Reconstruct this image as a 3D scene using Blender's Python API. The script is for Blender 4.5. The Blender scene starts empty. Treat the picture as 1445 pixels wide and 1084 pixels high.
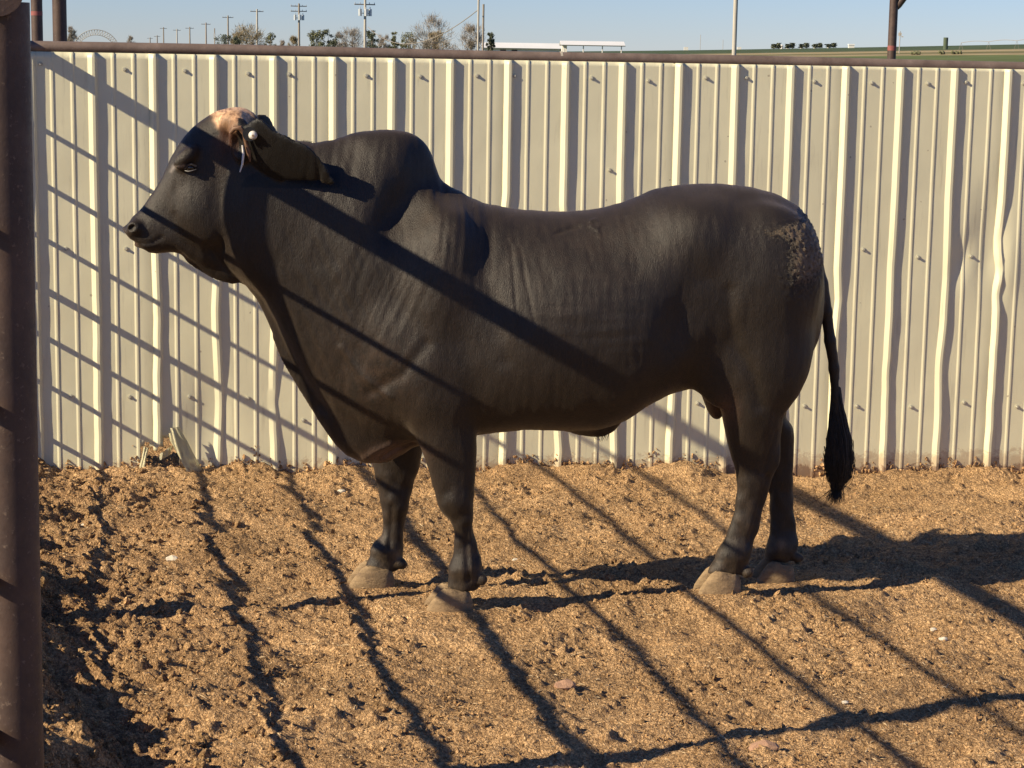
import bpy, bmesh, math, random
import numpy as np
from mathutils import Vector, Matrix

# ------------------------------------------------------------------ camera
SC = bpy.context.scene
F = 2880.0; H = 2.1; HY = 70.0; ROLL = math.radians(0.9)
PIT = math.atan((542 - HY) / F)
fw = np.array([0, math.cos(PIT), -math.sin(PIT)]); R0 = np.array([1.0, 0, 0]); U0 = np.cross(R0, fw)
CR = R0 * math.cos(ROLL) + U0 * math.sin(ROLL); CU = -R0 * math.sin(ROLL) + U0 * math.cos(ROLL)
cd = bpy.data.cameras.new('camera'); cam = bpy.data.objects.new('camera', cd)
SC.collection.objects.link(cam); SC.camera = cam
m = Matrix.Identity(4)
for i in range(3):
    m[i][0] = CR[i]; m[i][1] = CU[i]; m[i][2] = -fw[i]
m[0][3], m[1][3], m[2][3] = 0, 0, H
cam.matrix_world = m
cd.sensor_width = 36; cd.sensor_fit = 'HORIZONTAL'; cd.lens = F / 1445 * 36
cd.clip_start = 0.05; cd.clip_end = 4000

# ------------------------------------------------------------------ light
SUN_AZ = math.radians(25.0)      # direction the light travels, seen from above
SUN_EL = math.radians(29.8)
w = bpy.data.worlds.new('World'); SC.world = w; w.use_nodes = True
nt = w.node_tree; nt.nodes.clear()
sky = nt.nodes.new('ShaderNodeTexSky'); sky.sky_type = 'NISHITA'; sky.sun_disc = False
sky.sun_elevation = SUN_EL
# sun stands opposite to the travel direction: compass angle from +Y, clockwise
tox, toy = -math.cos(SUN_AZ), -math.sin(SUN_AZ)
sky.sun_rotation = math.atan2(tox, toy)
sky.altitude = 800; sky.air_density = 1.0; sky.dust_density = 0.0; sky.ozone_density = 3.0
bg = nt.nodes.new('ShaderNodeBackground'); bg.inputs[1].default_value = 0.11
out = nt.nodes.new('ShaderNodeOutputWorld')
tn = nt.nodes.new('ShaderNodeMix'); tn.data_type = 'RGBA'; tn.blend_type = 'MULTIPLY'; tn.inputs[0].default_value = 1; tn.inputs[7].default_value = (.38, .44, .64, 1)
nt.links.new(sky.outputs[0], tn.inputs[6]); nt.links.new(tn.outputs[2], bg.inputs[0]); nt.links.new(bg.outputs[0], out.inputs[0])
sl = bpy.data.lights.new('sun', 'SUN'); sl.energy = 5.0; sl.angle = math.radians(0.53); sl.color = (1.0, 0.85, 0.60)
so = bpy.data.objects.new('sun', sl); SC.collection.objects.link(so)
sd = Vector((math.cos(SUN_AZ) * math.cos(SUN_EL), math.sin(SUN_AZ) * math.cos(SUN_EL), -math.sin(SUN_EL)))
so.rotation_euler = sd.to_track_quat('-Z', 'Y').to_euler(); so.location = (-6, -4, 8)
SC.view_settings.view_transform = 'Standard'; SC.view_settings.look = 'None'
SC.view_settings.exposure = 0.72; SC.view_settings.gamma = 1.0
SC.view_settings.use_curve_mapping = False

# ------------------------------------------------------------------ helpers
rng = np.random.default_rng(7); random.seed(7)
PI = math.pi

def ray(px, py):
    return fw + CR * (px - 722.5) / F + CU * (542 - py) / F

def link(o, parent=None):
    SC.collection.objects.link(o)
    if parent is not None: o.parent = parent
    return o

def tag(o, label=None, cat=None, group=None, kind=None):
    if label: o['label'] = label
    if cat: o['category'] = cat
    if group: o['group'] = group
    if kind: o['kind'] = kind
    return o

def empty(name, loc=(0, 0, 0), rz=0.0):
    o = bpy.data.objects.new(name, None); o.location = loc; o.rotation_euler = (0, 0, rz)
    o.empty_display_size = .2
    return link(o)

def mesh_np(name, V, Q, mat=None, smooth=True, k=4):
    V = np.asarray(V, np.float32).reshape(-1, 3); Q = np.asarray(Q, np.int32).reshape(-1, k)
    me = bpy.data.meshes.new(name)
    me.vertices.add(len(V)); me.vertices.foreach_set('co', V.ravel())
    me.loops.add(Q.size); me.loops.foreach_set('vertex_index', Q.ravel())
    me.polygons.add(len(Q)); me.polygons.foreach_set('loop_start', np.arange(0, Q.size, k, dtype=np.int32))
    me.polygons.foreach_set('loop_total', np.full(len(Q), k, np.int32))
    me.update(calc_edges=True)
    me.polygons.foreach_set('use_smooth', np.full(len(Q), smooth, bool))
    if mat: me.materials.append(mat)
    return me

def obj_np(name, V, Q, mat=None, parent=None, smooth=True, k=4):
    return link(bpy.data.objects.new(name, mesh_np(name, V, Q, mat, smooth, k)), parent)

def attr_col(me, name, A):
    a = me.attributes.new(name, 'FLOAT_COLOR', 'POINT')
    A = np.asarray(A, np.float32)
    if A.shape[1] == 3: A = np.c_[A, np.ones(len(A), np.float32)]
    a.data.foreach_set('color', A.ravel())

class MB:
    def __init__(s): s.bm = bmesh.new()
    def box(s, c, size, rot=None, bev=0.0):
        M = Matrix.Translation(c) @ (rot.to_4x4() if rot else Matrix.Identity(4)) @ Matrix.Diagonal((*size, 1))
        r = bmesh.ops.create_cube(s.bm, size=1, matrix=M)
        if bev:
            es = list({e for v in r['verts'] for e in v.link_edges})
            bmesh.ops.bevel(s.bm, geom=es, offset=bev, segments=2, affect='EDGES')
        return s
    def tube(s, pts, rad, n=12, cap=True, jit=0.0):
        pts = [Vector(p) for p in pts]; rings = []
        if not hasattr(rad, '__len__'): rad = [rad] * len(pts)
        up = None
        for i, p in enumerate(pts):
            d = (pts[min(i + 1, len(pts) - 1)] - pts[max(i - 1, 0)]).normalized()
            if up is None:
                up = Vector((0, 0, 1)) if abs(d.z) < .9 else Vector((1, 0, 0))
            a = d.cross(up)
            if a.length < 1e-4: a = d.cross(Vector((.3, 1, .2)))
            a.normalize(); b = a.cross(d).normalized(); up = b
            rings.append([s.bm.verts.new(p + (a * math.cos(2 * PI * k / n) + b * math.sin(2 * PI * k / n)) * rad[i] * (1 + random.uniform(-jit, jit))) for k in range(n)])
        for r0, r1 in zip(rings[:-1], rings[1:]):
            for k in range(n): s.bm.faces.new((r0[k], r1[k], r1[(k + 1) % n], r0[(k + 1) % n]))
        if cap:
            s.bm.faces.new(rings[0]); s.bm.faces.new(rings[-1][::-1])
        return s
    def sphere(s, c, r, sc=(1, 1, 1), u=14, v=9):
        M = Matrix.Translation(c) @ Matrix.Diagonal((*sc, 1))
        bmesh.ops.create_uvsphere(s.bm, u_segments=u, v_segments=v, radius=r, matrix=M); return s
    def poly(s, pts):
        s.bm.faces.new([s.bm.verts.new(p) for p in pts]); return s
    def build(s, name, mat, parent=None, smooth=True, loc=None):
        bmesh.ops.recalc_face_normals(s.bm, faces=s.bm.faces)
        me = bpy.data.meshes.new(name); s.bm.to_mesh(me); s.bm.free()
        me.materials.append(mat)
        me.polygons.foreach_set('use_smooth', np.full(len(me.polygons), smooth, bool))
        if smooth:
            try: me.set_sharp_from_angle(angle=math.radians(40))
            except Exception: pass
        o = link(bpy.data.objects.new(name, me), parent)
        if loc: o.location = loc
        return o

# --- numpy noise -----------------------------------------------------------
def _h(ix, iy, seed):
    n = (ix.astype(np.int64) * 374761393 + iy.astype(np.int64) * 668265263 + seed * 974711) & 0xffffffff
    n = ((n ^ (n >> 13)) * 1274126177) & 0xffffffff
    return ((n ^ (n >> 16)) & 0xffff) / 65535.0

def vn(x, y, seed=0):
    x = np.asarray(x, float); y = np.asarray(y, float)
    ix = np.floor(x); iy = np.floor(y); fx = x - ix; fy = y - iy
    ux = fx * fx * fx * (fx * (fx * 6 - 15) + 10); uy = fy * fy * fy * (fy * (fy * 6 - 15) + 10)
    def g(dx, dy):
        a = _h(ix + dx, iy + dy, seed) * 2 * PI
        return np.cos(a) * (fx - dx) + np.sin(a) * (fy - dy)
    a = g(0, 0) * (1 - ux) + g(1, 0) * ux; b = g(0, 1) * (1 - ux) + g(1, 1) * ux
    return (a * (1 - uy) + b * uy) * 1.5

def fbm(x, y, seed=0, o=4, gain=.5):
    s = 0; a = 1
    for i in range(o):
        s = s + a * vn(x * 2 ** i + 17.3 * i, y * 2 ** i - 9.1 * i, seed + i); a *= gain
    return s

def worley(x, y, seed=0):
    ix = np.floor(x); iy = np.floor(y)
    f1 = np.full(np.shape(x), 9.0); f2 = f1.copy(); idv = np.zeros(np.shape(x))
    for dx in (-1, 0, 1):
        for dy in (-1, 0, 1):
            cx = ix + dx; cy = iy + dy
            jx = cx + _h(cx, cy, seed); jy = cy + _h(cx, cy, seed + 5)
            d = np.hypot(x - jx, y - jy); c = _h(cx, cy, seed + 9)
            nf = d < f1
            f2 = np.where(nf, f1, np.minimum(f2, d)); idv = np.where(nf, c, idv); f1 = np.where(nf, d, f1)
    return f1, f2, idv

# --- materials -------------------------------------------------------------
def new_mat(name):
    mt = bpy.data.materials.new(name); mt.use_nodes = True; n = mt.node_tree
    return mt, n, n.nodes['Principled BSDF']

def nd(n, t, **k):
    x = n.nodes.new(t)
    for a, b in k.items():
        if a in x.bl_rna.properties.keys(): setattr(x, a, b)
        else: x.inputs[a].default_value = b
    return x

def ramp(n, src, stops):
    r = n.nodes.new('ShaderNodeValToRGB'); e = r.color_ramp.elements
    while len(e) < len(stops): e.new(.5)
    for el, (p, c) in zip(e, stops):
        el.position = p; el.color = (*c, 1) if len(c) == 3 else c
    n.links.new(src, r.inputs[0]); return r.outputs[0]

def mixc(n, fac, a, b, mode='MIX'):
    x = n.nodes.new('ShaderNodeMix'); x.data_type = 'RGBA'; x.blend_type = mode
    for i, v in ((0, fac), (6, a), (7, b)):
        if hasattr(v, 'is_linked') or hasattr(v, 'links'): n.links.new(v, x.inputs[i])
        else: x.inputs[i].default_value = v if i == 0 else ((*v, 1) if len(v) == 3 else v)
    return x.outputs[2]

def bump(n, src, strength, dist, p):
    b = nd(n, 'ShaderNodeBump'); b.inputs['Strength'].default_value = strength; b.inputs['Distance'].default_value = dist
    n.links.new(src, b.inputs['Height']); n.links.new(b.outputs[0], p.inputs['Normal']); return b

def noise(n, scale, detail=4, rough=.6, vec=None, coord='Object', sc=None, dist=0.0):
    x = nd(n, 'ShaderNodeTexNoise'); x.inputs['Scale'].default_value = scale
    x.inputs['Detail'].default_value = detail; x.inputs['Roughness'].default_value = rough
    x.inputs['Distortion'].default_value = dist
    if vec is None:
        tc = nd(n, 'ShaderNodeTexCoord'); vec = tc.outputs[coord]
    if sc:
        mp = nd(n, 'ShaderNodeMapping'); mp.inputs['Scale'].default_value = sc
        n.links.new(vec, mp.inputs[0]); vec = mp.outputs[0]
    n.links.new(vec, x.inputs['Vector']); return x.outputs[0]

def simple_mat(name, c1, c2, scale=6, rough=.7, metal=0, bmp=.2, bd=.004, sc=None, coord='Object'):
    mt, n, p = new_mat(name)
    f = noise(n, scale, 5, .65, sc=sc, coord=coord)
    n.links.new(ramp(n, f, [(.3, c1), (.7, c2)]), p.inputs['Base Color'])
    p.inputs['Roughness'].default_value = rough; p.inputs['Metallic'].default_value = metal
    f2 = noise(n, scale * 5, 4, .6, sc=sc, coord=coord)
    if bmp: bump(n, f2, bmp, bd, p)
    return mt

def rust_mat(name='rusty_pipe', a=(.040, .025, .021), b=(.085, .052, .040)):
    mt, n, p = new_mat(name)
    f = noise(n, 7, 6, .7); f2 = noise(n, 90, 4, .7)
    c = ramp(n, f, [(.3, a), (.62, b), (.8, (b[0] * 1.4, b[1] * 1.4, b[2] * 1.5))])
    sp = ramp(n, f2, [(.60, (0, 0, 0)), (.72, (1, 1, 1))])
    c2 = mixc(n, sp, c, (.17, .12, .09))
    n.links.new(c2, p.inputs['Base Color'])
    n.links.new(ramp(n, f2, [(.3, (.45,) * 3), (.7, (.7,) * 3)]), p.inputs['Roughness'])
    p.inputs['Metallic'].default_value = .15
    bump(n, f2, .35, .002, p); return mt

def dirt_mat():
    mt, n, p = new_mat('pen_dirt')
    tc = nd(n, 'ShaderNodeTexCoord').outputs['Object']
    a = noise(n, 2.2, 5, .6, vec=tc); b = noise(n, 70, 6, .8, vec=tc, dist=.8); c = noise(n, 190, 3, .7, vec=tc)
    base = ramp(n, a, [(.3, (.50, .350, .203)), (.55, (.60, .428, .252)), (.75, (.68, .495, .30))])
    fine = ramp(n, b, [(.30, (.34, .30, .27)), (.48, (1, 1, 1)), (.70, (1.6, 1.58, 1.5))])
    col = mixc(n, 1.0, base, fine, 'MULTIPLY')
    spk = ramp(n, c, [(.64, (0, 0, 0)), (.74, (1, 1, 1))])
    col = mixc(n, spk, col, (.70, .55, .37))
    vds = []; wn_ = nd(n, 'ShaderNodeTexNoise'); wn_.inputs['Scale'].default_value = 60; wn_.inputs['Detail'].default_value = 3; n.links.new(tc, wn_.inputs['Vector'])
    wv_ = nd(n, 'ShaderNodeVectorMath', operation='MULTIPLY_ADD'); n.links.new(wn_.outputs['Color'], wv_.inputs[0]); wv_.inputs[1].default_value = (.02, .02, .02); n.links.new(tc, wv_.inputs[2])
    for vs_, lo_ in ((95, .72), (230, .82)):
        vo = nd(n, 'ShaderNodeTexVoronoi'); vo.inputs['Scale'].default_value = vs_; n.links.new(wv_.outputs[0], vo.inputs['Vector'])
        col = mixc(n, 1.0, col, ramp(n, vo.outputs['Distance'], [(.25, (1.12, 1.10, 1.08)), (.75, (lo_, lo_ * .92, lo_ * .85))]), 'MULTIPLY')  # darkens crumb edges in the colour, painting shade into the crevices
        sc_ = nd(n, 'ShaderNodeSeparateColor'); n.links.new(vo.outputs['Color'], sc_.inputs[0])
        col = mixc(n, 1.0, col, ramp(n, sc_.outputs[0], [(.1, (.78, .76, .74)), (.9, (1.16, 1.15, 1.12))]), 'MULTIPLY')
        vds.append(vo.outputs['Distance'])
    at = nd(n, 'ShaderNodeAttribute', attribute_name='tone')
    col = mixc(n, 1.0, col, at.outputs['Color'], 'MULTIPLY')
    n.links.new(col, p.inputs['Base Color'])
    p.inputs['Roughness'].default_value = .95; p.inputs['Specular IOR Level'].default_value = .15
    mx = nd(n, 'ShaderNodeMath', operation='ADD'); n.links.new(b, mx.inputs[0]); n.links.new(c, mx.inputs[1])
    sb_ = nd(n, 'ShaderNodeMath', operation='SUBTRACT'); n.links.new(mx.outputs[0], sb_.inputs[0]); n.links.new(vds[0], sb_.inputs[1])
    bump(n, sb_.outputs[0], 1.0, .012, p); return mt

def sheet_mat():
    mt, n, p = new_mat('cream_sheet_metal')
    tc = nd(n, 'ShaderNodeTexCoord').outputs['Object']
    sep = nd(n, 'ShaderNodeSeparateXYZ'); n.links.new(tc, sep.inputs[0])
    big = noise(n, 1.3, 5, .6, vec=tc, sc=(1, 1, .35))
    base = ramp(n, big, [(.3, (.64, .605, .425)), (.7, (.71, .675, .48))])
    # faint vertical dirt streaks
    st = noise(n, 9, 5, .7, vec=tc, sc=(3, 3, .25))
    base = mixc(n, ramp(n, st, [(.56, (0, 0, 0)), (.74, (.45,) * 3)]), base, (.34, .30, .215))
    # small spots of dried mud
    v = nd(n, 'ShaderNodeTexVoronoi'); v.inputs['Scale'].default_value = 9; n.links.new(tc, v.inputs['Vector'])
    wob = noise(n, 60, 3, .6, vec=tc)
    ma = nd(n, 'ShaderNodeMath', operation='MULTIPLY_ADD'); n.links.new(wob, ma.inputs[0]); ma.inputs[1].default_value = .16; n.links.new(v.outputs['Distance'], ma.inputs[2])
    sepc = nd(n, 'ShaderNodeSeparateColor'); n.links.new(v.outputs['Color'], sepc.inputs[0])
    gate = nd(n, 'ShaderNodeMath', operation='GREATER_THAN'); gate.inputs[1].default_value = .62; n.links.new(sepc.outputs[0], gate.inputs[0])
    spot = nd(n, 'ShaderNodeMath', operation='LESS_THAN'); n.links.new(ma.outputs[0], spot.inputs[0]); spot.inputs[1].default_value = .125
    sg = nd(n, 'ShaderNodeMath', operation='MULTIPLY'); n.links.new(spot.outputs[0], sg.inputs[0]); n.links.new(gate.outputs[0], sg.inputs[1])
    sg2 = nd(n, 'ShaderNodeMath', operation='MULTIPLY'); n.links.new(sg.outputs[0], sg2.inputs[0]); sg2.inputs[1].default_value = .55
    base = mixc(n, sg2.outputs[0], base, (.22, .17, .11))
    # splashed and caked dirt along the foot of the sheet
    zr = nd(n, 'ShaderNodeMapRange'); zr.inputs[1].default_value = -.26; zr.inputs[2].default_value = .03
    zr.inputs[3].default_value = 1; zr.inputs[4].default_value = 0; n.links.new(sep.outputs[2], zr.inputs[0])
    sp = noise(n, 15, 8, .8, vec=tc, dist=1.2)
    ad = nd(n, 'ShaderNodeMath', operation='ADD'); n.links.new(zr.outputs[0], ad.inputs[0]); n.links.new(sp, ad.inputs[1])
    base = mixc(n, ramp(n, ad.outputs[0], [(.84, (0, 0, 0)), (.90, (.55,) * 3), (1, (.8,) * 3)]), base, (.44, .34, .22))
    sp2 = noise(n, 11, 8, .82, vec=tc, dist=.6)
    ad2 = nd(n, 'ShaderNodeMath', operation='ADD'); n.links.new(zr.outputs[0], ad2.inputs[0]); n.links.new(sp2, ad2.inputs[1])
    cr = ramp(n, ad2.outputs[0], [(1.0, (0, 0, 0)), (1.0, (0, 0, 0))])
    sb = nd(n, 'ShaderNodeMath', operation='SUBTRACT'); n.links.new(ad2.outputs[0], sb.inputs[0]); sb.inputs[1].default_value = .5
    base = mixc(n, ramp(n, sb.outputs[0], [(.60, (0, 0, 0)), (.65, (.9,) * 3)]), base, (.22, .14, .09))
    n.links.new(base, p.inputs['Base Color'])
    p.inputs['Roughness'].default_value = .42; p.inputs['Metallic'].default_value = 0.0
    p.inputs['Specular IOR Level'].default_value = .45
    bump(n, noise(n, 5, 3, .5, vec=tc), .15, .01, p)
    return mt

def coat_mat():
    mt, n, p = new_mat('black_coat')
    at = nd(n, 'ShaderNodeAttribute', attribute_name='tint').outputs['Color']
    mk = nd(n, 'ShaderNodeAttribute', attribute_name='mud').outputs['Color']
    tc = nd(n, 'ShaderNodeTexCoord').outputs['Object']
    f = noise(n, 14, 6, .7, vec=tc, sc=(1, 1, .35)); g = noise(n, 210, 5, .75, vec=tc, sc=(1, 1, .3))
    v = ramp(n, f, [(.3, (.75,) * 3), (.7, (1.3, 1.25, 1.2))])
    c = mixc(n, 1.0, at, v, 'MULTIPLY')
    v2 = ramp(n, g, [(.3, (.55,) * 3), (.7, (1.5, 1.45, 1.4))])
    c = mixc(n, 1.0, c, v2, 'MULTIPLY')
    sepm = nd(n, 'ShaderNodeSeparateColor'); n.links.new(mk, sepm.inputs[0])
    cl = noise(n, 70, 6, .85, vec=tc, dist=.9)
    mm = nd(n, 'ShaderNodeMath', operation='MULTIPLY_ADD'); n.links.new(sepm.outputs[0], mm.inputs[0]); mm.inputs[1].default_value = .42; n.links.new(cl, mm.inputs[2])
    mf = ramp(n, mm.outputs[0], [(.79, (0, 0, 0)), (.90, (1, 1, 1))])
    c = mixc(n, mf, c, (.15, .105, .065))
    n.links.new(c, p.inputs['Base Color'])
    p.inputs['Roughness'].default_value = .48
    p.inputs['Specular IOR Level'].default_value = .36
    p.inputs['Sheen Weight'].default_value = .12; p.inputs['Sheen Roughness'].default_value = .4
    p.inputs['Sheen Tint'].default_value = (.8, .62, .45, 1)
    ad = nd(n, 'ShaderNodeMath', operation='MULTIPLY_ADD'); n.links.new(mf, ad.inputs[0]); ad.inputs[1].default_value = 2.0; n.links.new(g, ad.inputs[2])
    bump(n, ad.outputs[0], .6, .005, p)
    return mt

M_RUST = rust_mat(); M_RUST2 = rust_mat('weathered_rail', (.12, .083, .066), (.21, .155, .125))
M_DIRT = dirt_mat(); M_SHEET = sheet_mat(); M_COAT = coat_mat()
M_SCREW = simple_mat('painted_screw', (.42, .40, .31), (.52, .50, .40), 30, .45, .2, .1)
M_HORN, _n, _p = new_mat('hoof_horn')
_a = ramp(_n, noise(_n, 14, 5, .7, sc=(1, 1, 3)), [(.3, (.17, .115, .06)), (.7, (.35, .24, .13))])
_d = ramp(_n, noise(_n, 26, 6, .8), [(.52, (0, 0, 0)), (.64, (.8,) * 3)])
_n.links.new(mixc(_n, _d, _a, (.13, .082, .048)), _p.inputs['Base Color']); _p.inputs['Roughness'].default_value = .8
bump(_n, noise(_n, 60, 5, .75, sc=(1, 1, 2)), .8, .006, _p)
M_HAIR = simple_mat('black_hair', (.010, .0075, .0058), (.024, .017, .012), 40, .6, 0, 0)

# ------------------------------------------------------------------ fence frame (wall line) and side fence line
YAW = math.radians(8.75)
WO = np.array([-2.1399, 10.4632]); WD = np.array([math.cos(YAW), math.sin(YAW)]); WN = np.array([-math.sin(YAW), math.cos(YAW)])
FD = math.radians(104.2); FU = np.array([math.cos(FD), math.sin(FD)]); FP = np.array([-.792, 3.2])   # first post of the side fence
def ray_wall(px, py, off=0.0):
    d = ray(px, py); o = np.array([0, 0, H]); w3 = np.array([*WO, 0]) + np.array([*WN, 0]) * off; n3 = np.array([*WN, 0])
    t = ((w3 - o) @ n3) / (d @ n3); return o + d * t
def wall_sz(px, py):
    P = ray_wall(px, py); return (P[:2] - WO) @ WD, P[2]

# ------------------------------------------------------------------ bull placement (needed by the ground)
BO = np.array([-.38, 7.80])               # a point on the bull's mid plane
BX, BN = WD, WN                             # the bull stands parallel to the sheet fence
def side(px, py, yo=0.0):
    """measured point: local X along the body, Z up, for a feature lying yo off the mid plane"""
    d = ray(px, py); o = np.array([0, 0, H]); n3 = np.array([*BN, 0])
    w3 = np.array([*(BO + BN * yo), 0]); t = ((w3 - o) @ n3) / (d @ n3); P = o + d * t
    return (P[:2] - BO) @ BX, P[2]
NEAR, FAR = -.19, .19
HOOFS = [  # toe px, heel px, sole py, y offset
    ('front near', 601, 676, 859, NEAR, 'F'), ('front far', 492, 566, 826, .20, 'F'),
    ('hind near', 983, 1052, 834, -.15, 'H'), ('hind far', 1064, 1127, 819, .17, 'H')]
hoof_pos = []
for nm, a, b, py, yo, k in HOOFS:
    x0, z0 = side(a, py, yo); x1, _ = side(b, py, yo)
    hoof_pos.append(((x0 + x1) / 2, yo, z0, x1 - x0))
print('hoof heights', [round(q[2], 3) for q in hoof_pos])

# ------------------------------------------------------------------ ground
def ground_h(x, y):
    x = np.asarray(x, float); y = np.asarray(y, float)
    d = (x - FP[0]) * FU[1] - (y - FP[1]) * FU[0]          # distance to the right of the side fence
    dw = (x - WO[0]) * WN[0] + (y - WO[1]) * WN[1]          # <0 in front of the sheet fence
    z = -.028 * np.clip(y - 6.9, 0, 4.5)
    z = z - .02 * np.clip((x - 1) / 3, 0, 1)
    z = z + .035 * fbm(x / .95, y / .75, 3, 3) * np.clip((d + .5) / 1, 0.3, 1)
    z = z + .027 * fbm(x / .27, y / .24, 13, 3)
    # berm along the side fence, lumpy
    edge = .02 + .16 * fbm(x / .5, y / .45, 23, 2) + .10 * np.clip((y - 8) / 2, 0, 1)
    bm_ = 1 / (1 + np.exp((d - edge) / .06))
    z = z + bm_ * (.24 * np.clip((9.2 - y) / 1.5, .22, 1) + .05 * fbm(x / .3, y / .3, 41, 3))
    lump = np.clip(1 - (d - .1) / 1.0, 0, 1)
    f1, f2, idv = worley(x / .085 + .25 * vn(x * 9, y * 9, 2), y / .078 + .25 * vn(x * 9, y * 9, 8), 31)
    z = z + lump * np.clip(.75 - f1, 0, 1) * (.012 + .058 * idv ** 2) + lump * .022 * np.abs(vn(x / .06, y / .055, 97))
    # ridge thrown up against the sheets
    rg = np.exp(-((dw + .10) / .20) ** 2)
    z = z + rg * (.015 + .045 * fbm(x / .45, y / .5, 51, 3))
    z = z - .015 - .055 * np.clip((x + 1.2) / 2.5, 0, 1) * np.clip((y - 8.8) / 1.6, 0, 1)
    # flaky crumbs
    a = .55 + .9 * np.clip(fbm(x / .4, y / .4, 61, 2) + .35, 0, 1)
    f1, f2, idv = worley(x / .052 + .4 * vn(x * 18, y * 18, 4), y / .046 + .4 * vn(x * 18, y * 18, 6), 71)
    z = z + a * np.clip(.62 - f1, 0, 1) * .038 * idv ** 2 - .012 * np.clip(vn(x / .07, y / .05, 95) - .25, 0, 1)
    f1, f2, idv = worley(x / .024 + .4 * vn(x * 40, y * 40, 4), y / .021, 81)
    z = z + a * np.clip(.6 - f1, 0, 1) * .020 * idv ** 1.5
    z = z + .0035 * vn(x / .012, y / .012, 91)
    return z
def ground_z(x, y):
    """ground with flattened treads under the hooves"""
    z = ground_h(x, y)
    for (hx, hy, hz, hl) in hoof_pos:
        c = BO + BX * hx + BN * hy
        r2 = (x - c[0]) ** 2 + (y - c[1]) ** 2
        wgt = np.exp(-(r2 / .17 ** 2) ** 2)
        z = z * (1 - wgt) + (hz + .004 + .30 * (z - hz) * (1 - wgt) + .25 * (z - (-.04))*0) * wgt
    return z
def axis(dense, coarse_lo, coarse_hi):
    return np.concatenate([coarse_lo, dense, coarse_hi])
gx = axis(np.arange(-2.95, 3.15, .0078), np.arange(-14, -2.95, .13), np.arange(3.2, 14, .13))
gy = np.concatenate([np.arange(-6, 5.2, .12), np.arange(5.2, 8.2, .0072), np.arange(8.2, 11.4, .0105), np.arange(11.5, 14, .12)])
GX, GY = np.meshgrid(gx, gy); GZ = ground_z(GX, GY)
nx, ny = len(gx), len(gy)
ii = (np.arange(ny - 1)[:, None] * nx + np.arange(nx - 1)[None]).ravel()
g = obj_np('ground', np.c_[GX.ravel(), GY.ravel(), GZ.ravel()], np.c_[ii, ii + 1, ii + nx + 1, ii + nx], M_DIRT)
tone = 1 + .16 * fbm(GX / .8, GY / .7, 101, 3); tone = tone + .10 * vn(GX / .05, GY / .05, 111)
dl = (GX - FP[0]) * FU[1] - (GY - FP[1]) * FU[0]
fence_dark = np.clip(1 - (dl - .1) / .9, 0, 1) * np.clip(.6 + .8 * fbm(GX / .35, GY / .35, 121, 3), 0, 1)  # darker in patches towards the side fence
tr = (tone * (1 - .30 * fence_dark)).ravel(); tg = (tone * (1 - .34 * fence_dark)).ravel(); tb = (tone * (1 - .34 * fence_dark)).ravel()
attr_col(g.data, 'tone', np.c_[tr, tg, tb]); tag(g, kind='structure')
g['label'] = 'rough brown trampled dirt of the pen floor'

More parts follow.
